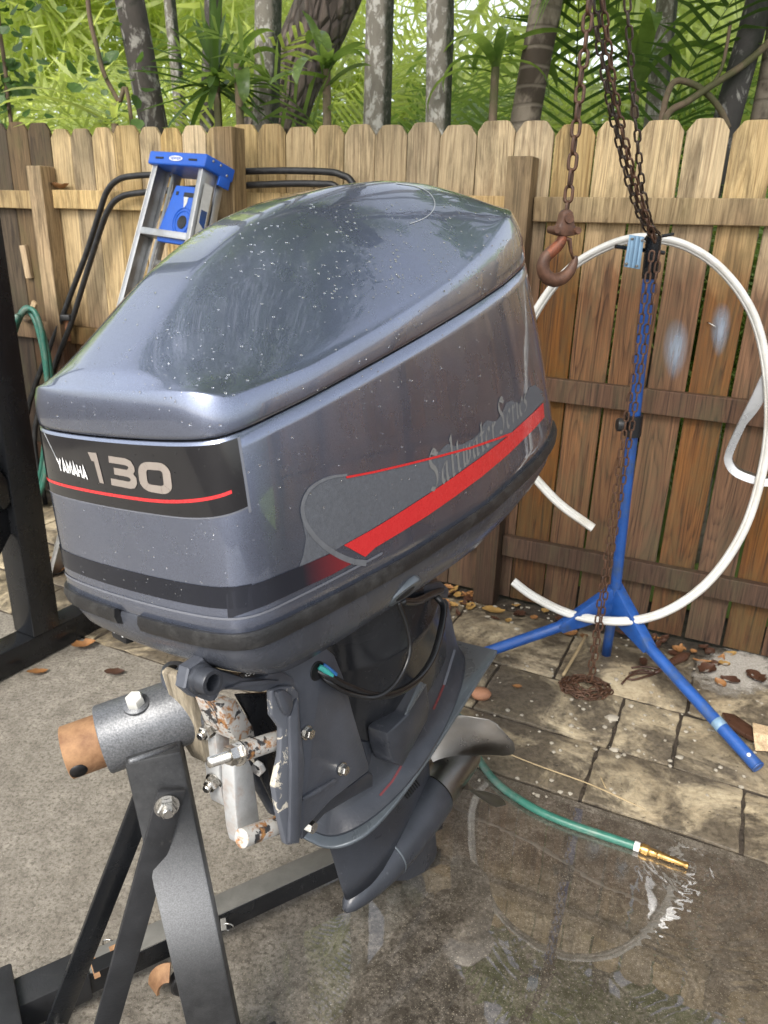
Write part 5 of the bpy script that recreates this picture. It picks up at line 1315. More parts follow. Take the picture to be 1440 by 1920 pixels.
# ------------------------------------------------------------------ gantry frame on the left
gdir = Vector((math.sin(math.radians(28.5)), math.cos(math.radians(28.5)), 0)); gx = Vector((gdir.y, -gdir.x, 0))
gb = gp(95, 1231)                                  # lower near edge of the foot under the post
gc = gb-gx*.052
gantry = thing('gantry_frame', 'black square-tube steel gantry leg with welded gusset at the picture edge', 'steel frame', (gc.x, gc.y, 0))
part('foot_beam', beam(gc-gdir*1.1+Vector((0, 0, .055)), gc+gdir*.62+Vector((0, 0, .055)), .10, .10, bev=.006), MATS['frame_black'], gantry, smooth=True, auto=40)
pt = Vector((gc.x, gc.y, .105)); ptop = pt+Vector((-.035, .03, 2.75))
part('upright', beam(pt, ptop, .112, .112, up=tuple(gx), bev=.006), MATS['frame_black'], gantry, smooth=True, auto=40)
g1 = pt-gdir*.052
part('gusset', prism([g1+Vector((0, 0, .40)), g1+Vector((0, 0, .62)), g1-gdir*.5+Vector((0, 0, .95)), g1-gdir*.5+Vector((0, 0, .3)), g1-gdir*.1+Vector((0, 0, .28))], gx*.012, .002), MATS['frame_black'], gantry, smooth=True, auto=40)
part('diagonal_brace', beam(pt-gdir*.05+Vector((0, 0, .52)), pt-gdir*.85+Vector((0, 0, 1.75)), .08, .08, up=tuple(gx), bev=.005), MATS['frame_black'], gantry, smooth=True, auto=40)
HK = dp(1063, 392, 1.98)                            # where the hook swivel hangs
part('top_beam', beam(Vector((ptop.x, ptop.y, 2.93))-Vector((.2, 0, 0)), Vector((HK.x+.5, HK.y+.05, 2.93)), .10, .15, bev=.006), MATS['frame_black'], gantry, smooth=True, auto=40)

# ------------------------------------------------------------------ chain hoist
def link_mesh(name, L, w, r):
    """one oval chain link along z, in the xz plane."""
    pts = []
    hz = (L-w)/2
    for k in range(8): a = math.pi*k/7; pts.append(Vector((math.cos(a)*(w/2-r), 0, hz+math.sin(a)*(w/2-r))))
    for k in range(8): a = math.pi+math.pi*k/7; pts.append(Vector((math.cos(a)*(w/2-r), 0, -hz+math.sin(a)*(w/2-r))))
    bm = bmesh.new(); add_tube(bm, pts, r, 6, True); me = bpy.data.meshes.new(name); bm.to_mesh(me); bm.free()
    me.polygons.foreach_set('use_smooth', [True]*len(me.polygons)); return me
LK_BIG, LK_SM = link_mesh('load_link', .045, .027, .0044), link_mesh('hand_link', .037, .020, .0030)
LK_BIG.materials.append(MATS['chain_rust']); LK_SM.materials.append(MATS['chain_dark'])
LK_RU = LK_SM.copy(); LK_RU.materials.clear(); LK_RU.materials.append(MATS['chain_rust'])
def chain(parent, path, me, pitch, jit=.0, seed=1, off=0):
    r = random.Random(seed); inv = MW[root_of(parent).name].inverted(); P = [Vector(p) for p in path]
    cum = [0.0]
    for a, b in zip(P, P[1:]): cum.append(cum[-1]+(b-a).length)
    n = int(cum[-1]/pitch); s = pitch/2; tw = r.uniform(0, 1.5)
    for k in range(n):
        i = max(0, min(len(P)-2, int(np.searchsorted(cum, s, 'right'))-1)); f = (s-cum[i])/max(1e-9, cum[i+1]-cum[i])
        p = P[i].lerp(P[i+1], f); d = (P[min(i+2, len(P)-1)]-P[max(i-1, 0)]).normalized()
        m = frame(p+Vector((r.uniform(-jit, jit), r.uniform(-jit, jit), 0)), d, Vector((.9, .45, .05))) @ Matrix.Rotation((k+off) % 2*math.pi/2+.6+tw*.25+r.uniform(-.18, .18), 4, 'Z')
        o = bpy.data.objects.new('chain_link', me); COL.objects.link(o); o.parent = parent; o.matrix_local = inv @ m
        s += pitch
hoist = thing('hook_chain', 'rusty load chain with an orange safety hook hanging in front of the fence', 'chain hook', HK)
chain(hoist, [Vector((HK.x, HK.y, HK.z-.020)), Vector((HK.x+.004, HK.y, 2.86))], LK_BIG, .0355, .001, 3)
# swivel block and hook, built in a plane facing the camera a little from the left
hx = Vector((.97, .22, 0)).normalized(); hy = Vector((-hx.y, hx.x, 0)); hz_ = Vector((0, 0, 1))
HS = 1.75/F_PX                                  # metres per pixel at the hook
def hp(x, y, o=0.0): return HK+hx*((x-1063)*HS)+hz_*((392-y)*HS)+hy*o
blk = [hp(*q, -.016) for q in ((1049, 412), (1050, 400), (1056, 393), (1064, 392), (1072, 397), (1076, 410), (1079, 423), (1089, 427), (1089, 437), (1076, 441), (1060, 443), (1042, 440), (1033, 436), (1034, 427), (1046, 423))]
part('swivel_block', prism(blk, hy*.032, .005), MATS['hook_rust'], hoist, smooth=True, auto=40)
part('block_pin', lathe([(0, .022), (.011, .022), (.012, .02), (.012, -.02), (.011, -.022), (0, -.022)], frame(hp(1063, 409), -hy), 16), MATS['hook_rust'], hoist, smooth=True, auto=40)
for q in (1039, 1084): part('block_bolt', lathe([(0, .024), (.0075, .024), (.009, .02), (.009, -.02)], frame(hp(q, 431), -hy), 12), MATS['hook_rust'], hoist, smooth=True, auto=40)
hk = [(1060, 440), (1058, 452), (1050, 462), (1036, 474), (1026, 488), (1025, 505), (1035, 520), (1053, 526), (1072, 520), (1085, 506), (1092, 488), (1093, 478)]
hr = [9, 10, 11, 11.5, 12, 13, 14, 14, 13, 11, 7, 3]
C = catmull([hp(*q) for q in hk], 5); rad = [interp(i/5, list(enumerate(hr)))*HS for i in range(len(C))]
part('hook', tube(C, rad, 14), MATS['hook_rust'], hoist)
C2 = catmull([hp(1060, 441, -.0012), hp(1057, 453, -.0012), hp(1049, 463, -.0012), hp(1036, 475, -.0012), hp(1029, 486, -.0012)], 5)
part('hook_paint', tube(C2, [interp(i/5, [(0, 9.3), (1, 10.4), (2, 11.4), (3, 11.7), (4, 9)])*HS for i in range(len(C2))], 14), MATS['hook_orange'], hoist)
part('safety_latch', tube([hp(1064, 446, -.004), hp(1074, 448, -.004), hp(1080, 470, -.003), hp(1087, 484, -.002)], [.005, .006, .004, .003], 8), MATS['hook_rust'], hoist)

# ------------------------------------------------------------------ blue tripod stand
hub = dp(1150, 1140, 2.50); ptp = dp(1222, 482, 2.37)
bst = thing('blue_stand', 'blue painted steel pipe stand with splayed floor legs in front of the fence', 'pipe stand', (hub.x, hub.y, 0))
part('pole', tube([hub-(ptp-hub).normalized()*.05, ptp], .019, 20), MATS['blue_paint'], bst, smooth=True, auto=50)
def leg_to(p, name='leg'):
    d = (p-hub).normalized(); part(name, tube([hub+d*.03, p-d*.015], .0205, 18), MATS['blue_paint'], bst, smooth=True, auto=50)
    up_n = d.cross(Vector((0, 0, 1))).normalized()
    a = hub+Vector((0, 0, .10)); b = hub+d*.20
    part('gusset', prism([hub+up_n*.021+Vector((0, 0, .105)), hub+up_n*.021+d*.22+Vector((0, 0, .012)), hub+up_n*.021+d*.20+Vector((0, 0, -.022)), hub+up_n*.021+Vector((0, 0, -.03))], -up_n*.042, .004), MATS['blue_paint'], bst, smooth=True, auto=40)
L1 = gp(1428, 1446, .021); L2 = gp(862, 1240, .021)
leg_to(L1); leg_to(L2)
part('leg_stub', tube([hub+Vector((0, 0, -.02)), Vector((hub.x+.02, hub.y+.06, .0))], .018, 14), MATS['blue_paint'], bst)
dl = (L1-hub).normalized()
part('leg_end', lathe([(.0145, -.03), (.0175, .0005), (.0195, .002), (.0212, 0), (.0215, -.004), (.0212, -.004)], frame(L1-dl*.014, dl), 20), MATS['blue_paint'], bst, smooth=True)
q = L1-dl*.055; part('bolt_dot', lathe([(0, .0225), (.006, .0220), (.006, .018)], frame(q, Vector((-.3, -.6, .75))), 12), MATS['white_text'], bst)
q = L1-dl*.18; part('tape_wrap', lathe([(.0205, -.014), (.0216, -.013), (.0216, .013), (.0205, .014)], frame(q, dl), 20), MATS['blue_grey'], bst)
# head: clamp, cross pins, grey bracket
up_p = (ptp-hub).normalized()
part('head_socket', tube([ptp-up_p*.06, ptp+up_p*.06], .023, 16), MATS['frame_black'], bst, smooth=True, auto=50)
part('cross_pin', tube([dp(1154, 462, 2.36), dp(1245, 474, 2.40)], .006, 8), MATS['frame_black'], bst, smooth=True, auto=50)
part('cross_pin', tube([dp(1210, 448, 2.37), dp(1262, 439, 2.42)], .005, 8), MATS['frame_black'], bst, smooth=True, auto=50)
part('collar_clamp', tube([hub+(ptp-hub)*.548, hub+(ptp-hub)*.605], .028, 16), MATS['frame_black'], bst, smooth=True, auto=50)
cc = hub+(ptp-hub)*.577; part('clamp_knob', lathe([(0, .0), (.02, .0), (.022, .004), (.022, .018), (.0, .02)], frame(cc+Vector((-.055, -.005, 0)), Vector((1, 0, 0))), 16), MATS['rubber'], bst, smooth=True, auto=40)
bpx = [(1180, 440), (1208, 444), (1200, 505), (1170, 500)]
cb_ = [dp(x, y, 2.33) for x, y in bpx]; bm = bmesh.new(); add_prism(bm, cb_, Vector((.01, .035, 0)), .002)
e1 = (cb_[1]-cb_[0]); e2 = (cb_[3]-cb_[0]); nr_ = e1.cross(e2).normalized(); nr_ = nr_ if nr_.y < 0 else -nr_
for f in (.22, .5, .78):
    a = cb_[0]+e1*f+nr_*.003; b = cb_[3]+(cb_[2]-cb_[3])*f+nr_*.003
    add_beam(bm, a, b, e1.length*.16, .008, up=tuple(nr_), bev=.001)
part('slotted_bracket', bm, MATS['blue_grey'], bst, smooth=True, auto=40)
bm = bmesh.new()
for fx, fy in ((.2, .12), (.85, .12), (.1, .9), (.8, .93)):
    add_lathe(bm, [(0, .009), (.004, .008), (.004, .0)], frame(cb_[0]+e1*fx+e2*fy, nr_), 10)
part('bracket_rivet', bm, MATS['galvanised'], bst)
# ------------------------------------------------------------------ slack hand chain over the stand
tp_ = dp(1228, 450, 2.345); gpile = Vector((tp_.x-.012, tp_.y-.03, .02))
hand = thing('hand_chain', 'bundle of thin rusty hoist chain draped over the blue stand down to a heap', 'chain', (gpile.x, gpile.y, 0))
def dpath(pts): return catmull([dp(*p) for p in pts], 8)
strands = [([(1104, -90, 2.03), (1120, 60, 2.07), (1136, 160, 2.11), (1160, 270, 2.18), (1186, 370, 2.26), (1212, 430, 2.33), (1236, 456, 2.36)], 0),
           ([(1112, -90, 2.05), (1128, 60, 2.09), (1148, 160, 2.13), (1168, 270, 2.20), (1194, 370, 2.28), (1220, 425, 2.34), (1244, 448, 2.37)], 1),
           ([(1118, -90, 2.02), (1137, 60, 2.06), (1152, 170, 2.10), (1176, 280, 2.17), (1198, 365, 2.25), (1222, 436, 2.32), (1232, 462, 2.345)], 0),
           ([(1172, -90, 2.10), (1180, 60, 2.13), (1186, 160, 2.16), (1196, 270, 2.20), (1206, 365, 2.27), (1224, 428, 2.33), (1240, 452, 2.36)], 1)]
for i, (pts, c) in enumerate(strands):
    chain(hand, dpath(pts), LK_RU if i in (2,) else LK_SM, .0295, .0015, 20+i, i)
zt = tp_.z-.03
for i, (dx, dy) in enumerate(((-.011, -.022), (.013, -.018))):
    chain(hand, [Vector((tp_.x+dx, tp_.y+dy, zt)), Vector((tp_.x+dx*.9-.01, tp_.y+dy-.012, zt*.5)), Vector((tp_.x+dx*.5-.012, tp_.y+dy-.015, .03))], LK_RU, .0295, .0008, 40+i, i)
r = random.Random(9); pts = []
for k in range(60):
    a = k*.62; rr_ = .022+.05*abs(math.sin(k*.37)); pts.append(Vector((gpile.x-.01+math.cos(a)*rr_*1.25, gpile.y+math.sin(a)*rr_, .008+.022*(1-rr_/.075)+r.uniform(0, .008))))
chain(hand, pts, LK_RU, .0295, .002, 50)

# ------------------------------------------------------------------ white coil and cast bracket
coil_px = [(962, 1090, .40), (1000, 1118, .40), (1060, 1148, .40), (1120, 1162, .40), (1180, 1164, .40), (1240, 1150, .40), (1300, 1115, .39), (1350, 1065, .38), (1395, 992, .37), (1424, 905, .36), (1441, 805, .35), (1438, 700, .34), (1420, 612, .33), (1388, 548, .33), (1342, 496, .33), (1292, 464, .33), (1245, 450, .33), (1190, 447, .33), (1130, 466, .33), (1070, 503, .33), (1022, 558, .33), (985, 625, .33), (962, 700, .32), (952, 780, .31), (965, 845, .30), (1000, 892, .29), (1050, 945, .28), (1112, 990, .27)]
cw = catmull([fp(x, y, o) for x, y, o in coil_px], 6)
coil = tag(part('rub_rail_coil', tube(cw, 1.0, prof=[(a*.84, b*.84) for a, b in ((-.0185, -.006), (-.0185, .005), (-.014, .0095), (-.006, .011), (-.003, .0075), (.003, .0075), (.006, .011), (.014, .0095), (.0185, .005), (.0185, -.006), (.015, -.009), (-.015, -.009))]), MATS['pvc_white'], smooth=True, auto=50), 'big open loop of white vinyl rub rail hung on the blue stand', 'rub rail')
alu = thing('cast_bracket', 'open triangular bare aluminium casting hanging beside the white loop', 'aluminium bracket', fp(1400, 905, .3))
ap = catmull([fp(x, y, .30) for x, y in ((1432, 700), (1412, 742), (1388, 790), (1366, 838), (1361, 862), (1374, 884), (1402, 898), (1440, 906), (1474, 890), (1486, 830), (1482, 760), (1466, 705), (1448, 690))], 6, True)
bm = bmesh.new(); n_ = len(ap); cen = sum(ap, Vector())/n_
R = []
for i, p in enumerate(ap):
    t = (ap[(i+1) % n_]-ap[i-1]).normalized(); nn = t.cross(Vector(FN)).normalized(); nn = nn if nn.dot(p-cen) > 0 else -nn
    fb = Vector(FN)*.026; wd = .020+(.030*max(0, (p-cen).normalized().z-.45))
    R.append([bm.verts.new(p+nn*.004-fb), bm.verts.new(p+nn*.004+fb), bm.verts.new(p-nn*wd+fb*.8), bm.verts.new(p-nn*wd-fb*.8)])
for i in range(n_):
    A, B = R[i], R[(i+1) % n_]
    for j in range(4): bm.faces.new((A[j], A[(j+1) % 4], B[(j+1) % 4], B[j]))
bmesh.ops.recalc_face_normals(bm, faces=bm.faces)
bmesh.ops.bevel(bm, geom=[e for e in bm.edges if e.calc_face_angle(0) > .9], offset=.003, segments=2, affect='EDGES')
part('casting', bm, MATS['aluminium'], alu, smooth=True, auto=40)
part('hanger_wire', tube([fp(1450, 692, .30), fp(1446, 640, .315), fp(1436, 690, .345)], .0018, 6), MATS['galvanised'], alu)

# ------------------------------------------------------------------ stepladder
TL = fp(288, 300, .27); BL = gp(112, 1095); TRp = fp(386, 303, .335)
lw = TRp-TL; lad_w = lw.length; UPL = (TL-BL).normalized(); WL = (lw-UPL*lw.dot(UPL)).normalized(); DL = UPL.cross(WL)
if DL.y < 0: DL = -DL
lad = thing('stepladder', 'folded aluminium stepladder with blue top cap and blue pail shelf leaning on fence', 'stepladder', BL)
LEN = (TL-BL).length
def lf(w, h, d): return BL+UPL*h+WL*w+DL*d
def bar(w0, h0, d0, w1, h1, d1, wd, dp_, mt_='ladder_aluminium', nm='rail'):
    return part(nm, beam(lf(w0, h0, d0), lf(w1, h1, d1), wd, dp_, up=tuple(DL), bev=.002), MATS[mt_], lad, smooth=True, auto=40)
FL = .10
for w_t, w_b, sg in ((.008, -FL, 1), (lad_w-.008, lad_w+FL, -1)):
    bar(w_b, 0, .035, w_t, LEN, .035, .004, .075, nm='side_rail')
    bar(w_b+.012*sg, 0, .002, w_t+.012*sg, LEN, .002, .028, .004, nm='rail_flange')
    bar(w_b+.012*sg, 0, .069, w_t+.012*sg, LEN, .069, .028, .004, nm='rail_flange')
for w_t, w_b in ((.03, -FL*.7), (lad_w-.03, lad_w+FL*.7)):
    bar(w_b, .02, .125, w_t, LEN, .105, .028, .034, nm='rear_leg')
for k in range(1, 6):
    h = LEN-.30*k+.015; f = 1-h/LEN
    part('step', beam(lf(.012-FL*f, h, .035), lf(lad_w-.012+FL*f, h, .035), .070, .028, up=tuple(UPL), bev=.002), MATS['ladder_aluminium'], lad, smooth=True, auto=40)
    part('rear_bar', beam(lf(.03-FL*f*.7, h-.1, .118), lf(lad_w-.03+FL*f*.7, h-.1, .118), .014, .022, up=tuple(UPL), bev=.002), MATS['ladder_aluminium'], lad, smooth=True, auto=40)
m = Matrix(((WL.x, DL.x, UPL.x, 0), (WL.y, DL.y, UPL.y, 0), (WL.z, DL.z, UPL.z, 0), (0, 0, 0, 1)))
cc = lf(lad_w/2, LEN+.006, .062); mm = Matrix.Translation(cc) @ m
cap = part('top_cap', box(mm, lad_w+.03, .155, .052, .007, 3), MATS['blue_plastic'], lad, smooth=True, auto=40)
part('cap_corner', box(Matrix.Translation(lf(lad_w+.008, LEN-.03, .10)) @ m, .012, .06, .05, .005), MATS['blue_plastic'], lad, smooth=True, auto=40)
front = cc-DL*.0785
def cf_(w, h): return front+WL*w+UPL*h
bm = bmesh.new(); n = 28
vs_ = [bm.verts.new(cf_(.042*math.cos(2*math.pi*k/n), .0105*math.sin(2*math.pi*k/n))-DL*.0012) for k in range(n)]; bm.faces.new(vs_)
part('badge', bm, MATS['white_text'], cap, smooth=False)
bm = bmesh.new(); xx = -.031
LETW = {'W': [[(0, 1), (.25, 0), (.5, .8), (.75, 0), (1, 1)]], 'E': [[(1, 1), (.1, 1), (.1, 0), (1, 0)], [(.1, .5), (.85, .5)]], 'R': [[(.1, 0), (.1, 1), (.8, .95), (.9, .75), (.8, .52), (.1, .5)], [(.5, .5), (.95, 0)]], 'N': [[(.1, 0), (.1, 1), (.9, 0), (.9, 1)]]}
for ch in 'WERNER':
    for st in LETW[ch]:
        for qd in stroke2([(xx+x*.0088, -.0045+y*.009) for x, y in st], .0022):
            bm.faces.new([bm.verts.new(cf_(p.x, p.y)-DL*.0018) for p in qd])
    xx += .0108
part('badge_print', bm, MATS['blue_plastic'], cap, smooth=False)
for sx in (-1, 1):
    part('cap_slot', box(Matrix.Translation(cf_(sx*lad_w*.32, -.001)) @ m, .05, .003, .008, .001), MATS['gap_black'], cap, smooth=False)
bm = bmesh.new()
for a, b in ((.02, .012), (.06, .012), (.1, -.012)):
    add_lathe(bm, [(0, .003), (.005, .002), (.005, 0)], frame(cc+WL*(lad_w/2+.015)+DL*(a-.06)+UPL*b, WL), 10)
part('cap_rivet', bm, MATS['ladder_aluminium'], cap)
# pail shelf folded between the rails
sh = [(0.46, .10), (.47, .09), (.94, .09), (.96, .11), (.96, .40), (.90, .46), (.34, .46), (.30, .42)]
def shp(q): return lf(lad_w*q[0], LEN-.03-q[1]*.62, .020)
tray = part('pail_shelf', prism([shp(q) for q in sh], DL*.022, .004), MATS['blue_plastic'], lad, smooth=True, auto=40)
hc = lf(lad_w*.74, LEN-.03-.32*.62, .0195)
bm = bmesh.new(); add_lathe(bm, [(.0, .0015), (.024, .0015), (.026, .003), (.027, -.004)], frame(hc, -DL), 24); part('shelf_hole', bm, MATS['gap_black'], tray)
for rr_ in (.042, .055): part('shelf_ring', lathe([(rr_, 0), (rr_+.001, .003), (rr_+.004, .003), (rr_+.005, 0)], frame(hc, -DL), 32), MATS['blue_plastic'], tray)
part('shelf_slot', box(Matrix.Translation(shp((.77, .145))-DL*.0005) @ m, .07, .004, .018, .001), MATS['gap_black'], tray, smooth=False)
part('shelf_slot', box(Matrix.Translation(shp((.53, .14))-DL*.0005) @ m, .014, .004, .014, .001), MATS['gap_black'], tray, smooth=False)
part('paint_smear', prism([shp(q)-DL*.0008 for q in ((.66, .15), (.76, .14), (.75, .20), (.71, .235), (.69, .19))], -DL*.0006, 0), MATS['sticker_white'], tray, smooth=False)
rw = lad_w+.0035
def rl(h, d): return lf(rw+FL*(1-h/LEN), h, d)
part('label_sticker', prism([rl(LEN-.07, .012), rl(LEN-.07, .055), rl(LEN-.30, .055), rl(LEN-.30, .012)], WL*.0006, 0), MATS['sticker_white'], lad, smooth=False)
part('label_sticker', prism([rl(LEN-.17, .02), rl(LEN-.17, .05), rl(LEN-.24, .05), rl(LEN-.22, .02)], WL*.0014, 0), MATS['blue_paint'], lad, smooth=False)

# ------------------------------------------------------------------ black tube frame
btf = thing('tube_frame', 'bent black padded tube frame leaning on the fence behind the stepladder', 'tube frame', (fp(110, 900, .16).x, fp(110, 900, .16).y, 0))
A = catmull([Vector((fp(48, 790, .14).x, fp(48, 790, .14).y, 0)), fp(48, 790, .14)]+[fp(x, y, .075) for x, y in ((118, 592), (160, 480), (186, 400), (200, 360), (220, 338), (250, 330), (330, 326), (420, 323), (520, 320), (610, 322), (640, 328), (662, 345), (690, 420), (730, 560))], 5)
part('tube', tube(A, .0135, 12), MATS['rubber'], btf)
B_ = catmull([Vector((fp(66, 800, .14).x, fp(66, 800, .14).y, 0)), fp(66, 800, .14)]+[fp(x, y, .08) for x, y in ((132, 610), (160, 520), (188, 432), (204, 392), (222, 372), (250, 363), (330, 356), (420, 350), (520, 345), (600, 345), (632, 352), (660, 400), (700, 520))], 5)
part('tube', tube(B_, .0135, 12), MATS['rubber'], btf)
part('tube_joint', box(frame((fp(121, 592, .08)+fp(130, 598, .09))/2, (0, 0, 1)), .05, .05, .03, .006), MATS['rubber'], btf)
part('wood_pad', prism([fp(x, y, .06) for x, y in ((114, 598), (126, 600), (127, 640), (116, 635))], Vector(FN)*.02, .001), MATS['terracotta'], btf, smooth=False)

# ------------------------------------------------------------------ hoses
def coil_path(cx, cy, hw, hh, off, turns, seed):
    r = random.Random(seed); pts = []
    for k in range(turns*16):
        a = 2*math.pi*k/16; w = 1+.10*math.sin(k*.7+seed); pts.append(fp(cx+hw*w*math.sin(a)+3*math.sin(k*.21), cy-hh*math.cos(a)*(1+.02*math.sin(k*.5)), off+.028*math.sin(k*.4+1)+.0015*k))
    return pts
hs = thing('coiled_hose', 'green garden hose hanging in loops beside the black gantry leg', 'hose', fp(50, 960, .17))
part('loops', tube(catmull(coil_path(52, 765, 40, 185, .15, 5, 2), 3), .0125, 9), MATS['hose_green'], hs)
hg = thing('hose_hanger', 'small pale wooden peg holding the coiled hose', 'wooden peg', fp(58, 610, .05))
part('peg', beam(fp(66, 566, .20), fp(56, 592, .20), .030, .014, up=tuple(-FN), bev=.004), MATS['scrap_wood'], hg, smooth=True, auto=40)
part('arm', beam(fp(38, 592, .01), fp(66, 606, .21), .035, .018, up=(0, 0, 1), bev=.003), MATS['post_wood'], hg, smooth=True, auto=40)
ho = thing('garden_hose', 'green garden hose lying wet on the concrete with brass nozzle', 'hose', gp(1060, 1540))
hp_ = [(560, 1180), (700, 1240), (800, 1300), (868, 1352), (884, 1395), (905, 1435), (940, 1475), (1000, 1515), (1060, 1542), (1130, 1566), (1196, 1588)]
HC = catmull([gp(x, y, .012) for x, y in hp_], 8); part('hose_body', tube(HC, .0115, 12), MATS['hose_green'], ho)
e0, e1 = gp(1196, 1588, .012), gp(1288, 1623, .013); dn = (e1-e0).normalized()
part('crimp_band', lathe([(.0116, -.010), (.0128, -.009), (.0128, .004), (.0116, .005)], frame(e0, dn), 20), MATS['white_band'], ho, smooth=True, auto=40)
LN = (e1-e0).length
part('nozzle', lathe([(.0, -.004), (.011, -.004), (.0115, .004), (.0145, .006), (.0145, .022), (.012, .024), (.0105, .028), (.0105, .045), (.0115, .047), (.0115, .052), (.0095, .056), (.0075, LN-.012), (.0085, LN-.010), (.0085, LN-.002), (.005, LN), (.0035, LN), (.0035, LN-.02)], frame(e0+dn*.004, dn), 24), MATS['brass'], ho, smooth=True, auto=35)

# ------------------------------------------------------------------ leaf litter and scraps
rl_ = random.Random(15)
def leaf(name, label, x, y, L, w, mt_, yaw, curl=.5, grp='fallen leaves', zlift=.012, px_ground=True, pos=None):
    p = pos if pos is not None else gp(x, y, .006); bm = bmesh.new(); n = 8; rows_ = []
    for i in range(n+1):
        f = i/n; ww = w*math.sin(math.pi*min(1, f*.93+.05))**.75*rl_.uniform(.72, 1.12); xx = (f-.5)*L; zz = curl*L*.35*((f-.5)*2)**2*.6+rl_.uniform(0, .002)
        rows_.append([bm.verts.new((xx, s_*ww, zz+abs(s_)*ww*curl*.7)) for s_ in (-1, -.5, 0, .5, 1)])
    for A, B in zip(rows_, rows_[1:]):
        for j in range(4): bm.faces.new((A[j], A[j+1], B[j+1], B[j]))
    m = Matrix.Translation((p.x, p.y, p.z+.003)) @ Matrix.Rotation(yaw, 4, 'Z') @ Matrix.Rotation(rl_.uniform(-.2, .2), 4, 'Y')
    bmesh.ops.transform(bm, matrix=m, verts=bm.verts)
    return tag(part(name, bm, MATS[mt_], smooth=True), label, 'leaf', grp)
GEN = 'small brown dead leaf in the litter along the fence foot'
leaf('dead_leaf', 'broad yellow-brown leaf lying on litter by the post foot', 925, 1147, .10, .030, 'yellow_leaf', .1, .35)
leaf('dead_leaf', 'yellowing leaf beside the broad yellow-brown leaf', 882, 1140, .06, .022, 'yellow_leaf', 1.1, .5)
leaf('dead_leaf', 'golden leaf on the stone by the fence behind the blue leg', 1306, 1197, .07, .024, 'yellow_leaf', .3, .6)
leaf('dead_leaf', 'orange-brown curled leaf just below the white loop near the chain', 1094, 1198, .05, .02, 'dry_leaf', 1.2, .9)
leaf('dead_leaf', 'dark wet leaf cupped on the grey patch beside the blue leg', 1325, 1260, .085, .032, 'dark_leaf', .6, .8)
leaf('dead_leaf', 'dark wet leaf standing at the edge of the grey patch', 1368, 1282, .075, .028, 'dark_leaf', 2.2, .9)
leaf('dead_leaf', 'red-brown wet leaf in front of the fence at the picture edge', 1416, 1275, .10, .036, 'dark_leaf', 1.6, .7)
leaf('dead_leaf', 'brown leaf stuck up between grey patch and pavers', 1348, 1285, .05, .02, 'dry_leaf', 1.9, 1.0)
leaf('dead_leaf', 'orange leaf lying beyond the gantry foot by the fence', 108, 1075, .09, .036, 'dry_leaf', .3, .6)
leaf('dead_leaf', 'curled orange leaf in the gap between gantry leg and motor', 106, 1052, .06, .03, 'dry_leaf', 1.4, .9)
leaf('dead_leaf', 'brown curled leaf on concrete left of the motor', 158, 1214, .085, .03, 'dry_leaf', .5, .8)
leaf('dead_leaf', 'dark leaf flattened on concrete below the motor pan', 215, 1262, .07, .022, 'dark_leaf', .2, .3)
leaf('dead_leaf', 'red-brown sliver leaf beside the gantry foot beam', 70, 1262, .07, .018, 'dry_leaf', .6, .4)
leaf('dead_leaf', 'small red-brown leaf on the paver joint', 970, 1290, .035, .012, 'dry_leaf', -.4, .5)
leaf('dead_leaf', 'dry curled leaf lying on the upper fence rail', 0, 0, .12, .03, 'dry_leaf', -.4, 1.0, 'fallen leaves', 0, False, fs(3.23, 1.652, .03))
for k in range(110):
    s_ = rl_.choice([rl_.uniform(.95, 1.6), rl_.uniform(.95, 1.45), rl_.uniform(-.35, .25), rl_.uniform(.1, 1.0), rl_.uniform(1.6, 3.4)]); off = abs(rl_.gauss(.02, .10))+.03
    p = fs(s_, .006, off)
    leaf('litter_leaf', GEN, 0, 0, rl_.uniform(.03, .075), rl_.uniform(.010, .024), rl_.choice(['dark_leaf', 'dark_leaf', 'dry_leaf', 'dark_leaf', 'dark_leaf', 'dry_leaf', 'yellow_leaf']), rl_.uniform(0, 6.3), rl_.uniform(.3, .9), 'leaf litter along the fence', 0, False, p)
# pale stone chips: countless crumbs
bm = bmesh.new()
for k in range(520):
    if k < 330:
        s_ = rl_.choice([rl_.uniform(.7, 1.7), rl_.uniform(-.4, .9), rl_.uniform(1.5, 3.5)]); p = fs(s_, .004, abs(rl_.gauss(.0, .16))+.02)
    else:
        q = gp(rl_.uniform(880, 1440), rl_.uniform(1230, 1500)); p = Vector((q.x, q.y, .006))
    s = rl_.uniform(.002, .008)*(1.5 if rl_.random() < .12 else 1)
    v0 = bm.verts[:] if False else None
    r_ = bmesh.ops.create_icosphere(bm, subdivisions=1, radius=s)
    for v in r_['verts']: v.co = Vector((v.co.x*rl_.uniform(.7, 1.3), v.co.y*rl_.uniform(.7, 1.3), v.co.z*.55))+p+Vector((0, 0, s*.3))
tag(part('stone_chips', bm, MATS['chip_white'], smooth=False), 'pale stone crumbs scattered along the fence foot and pavers', 'gravel', kind='stuff')
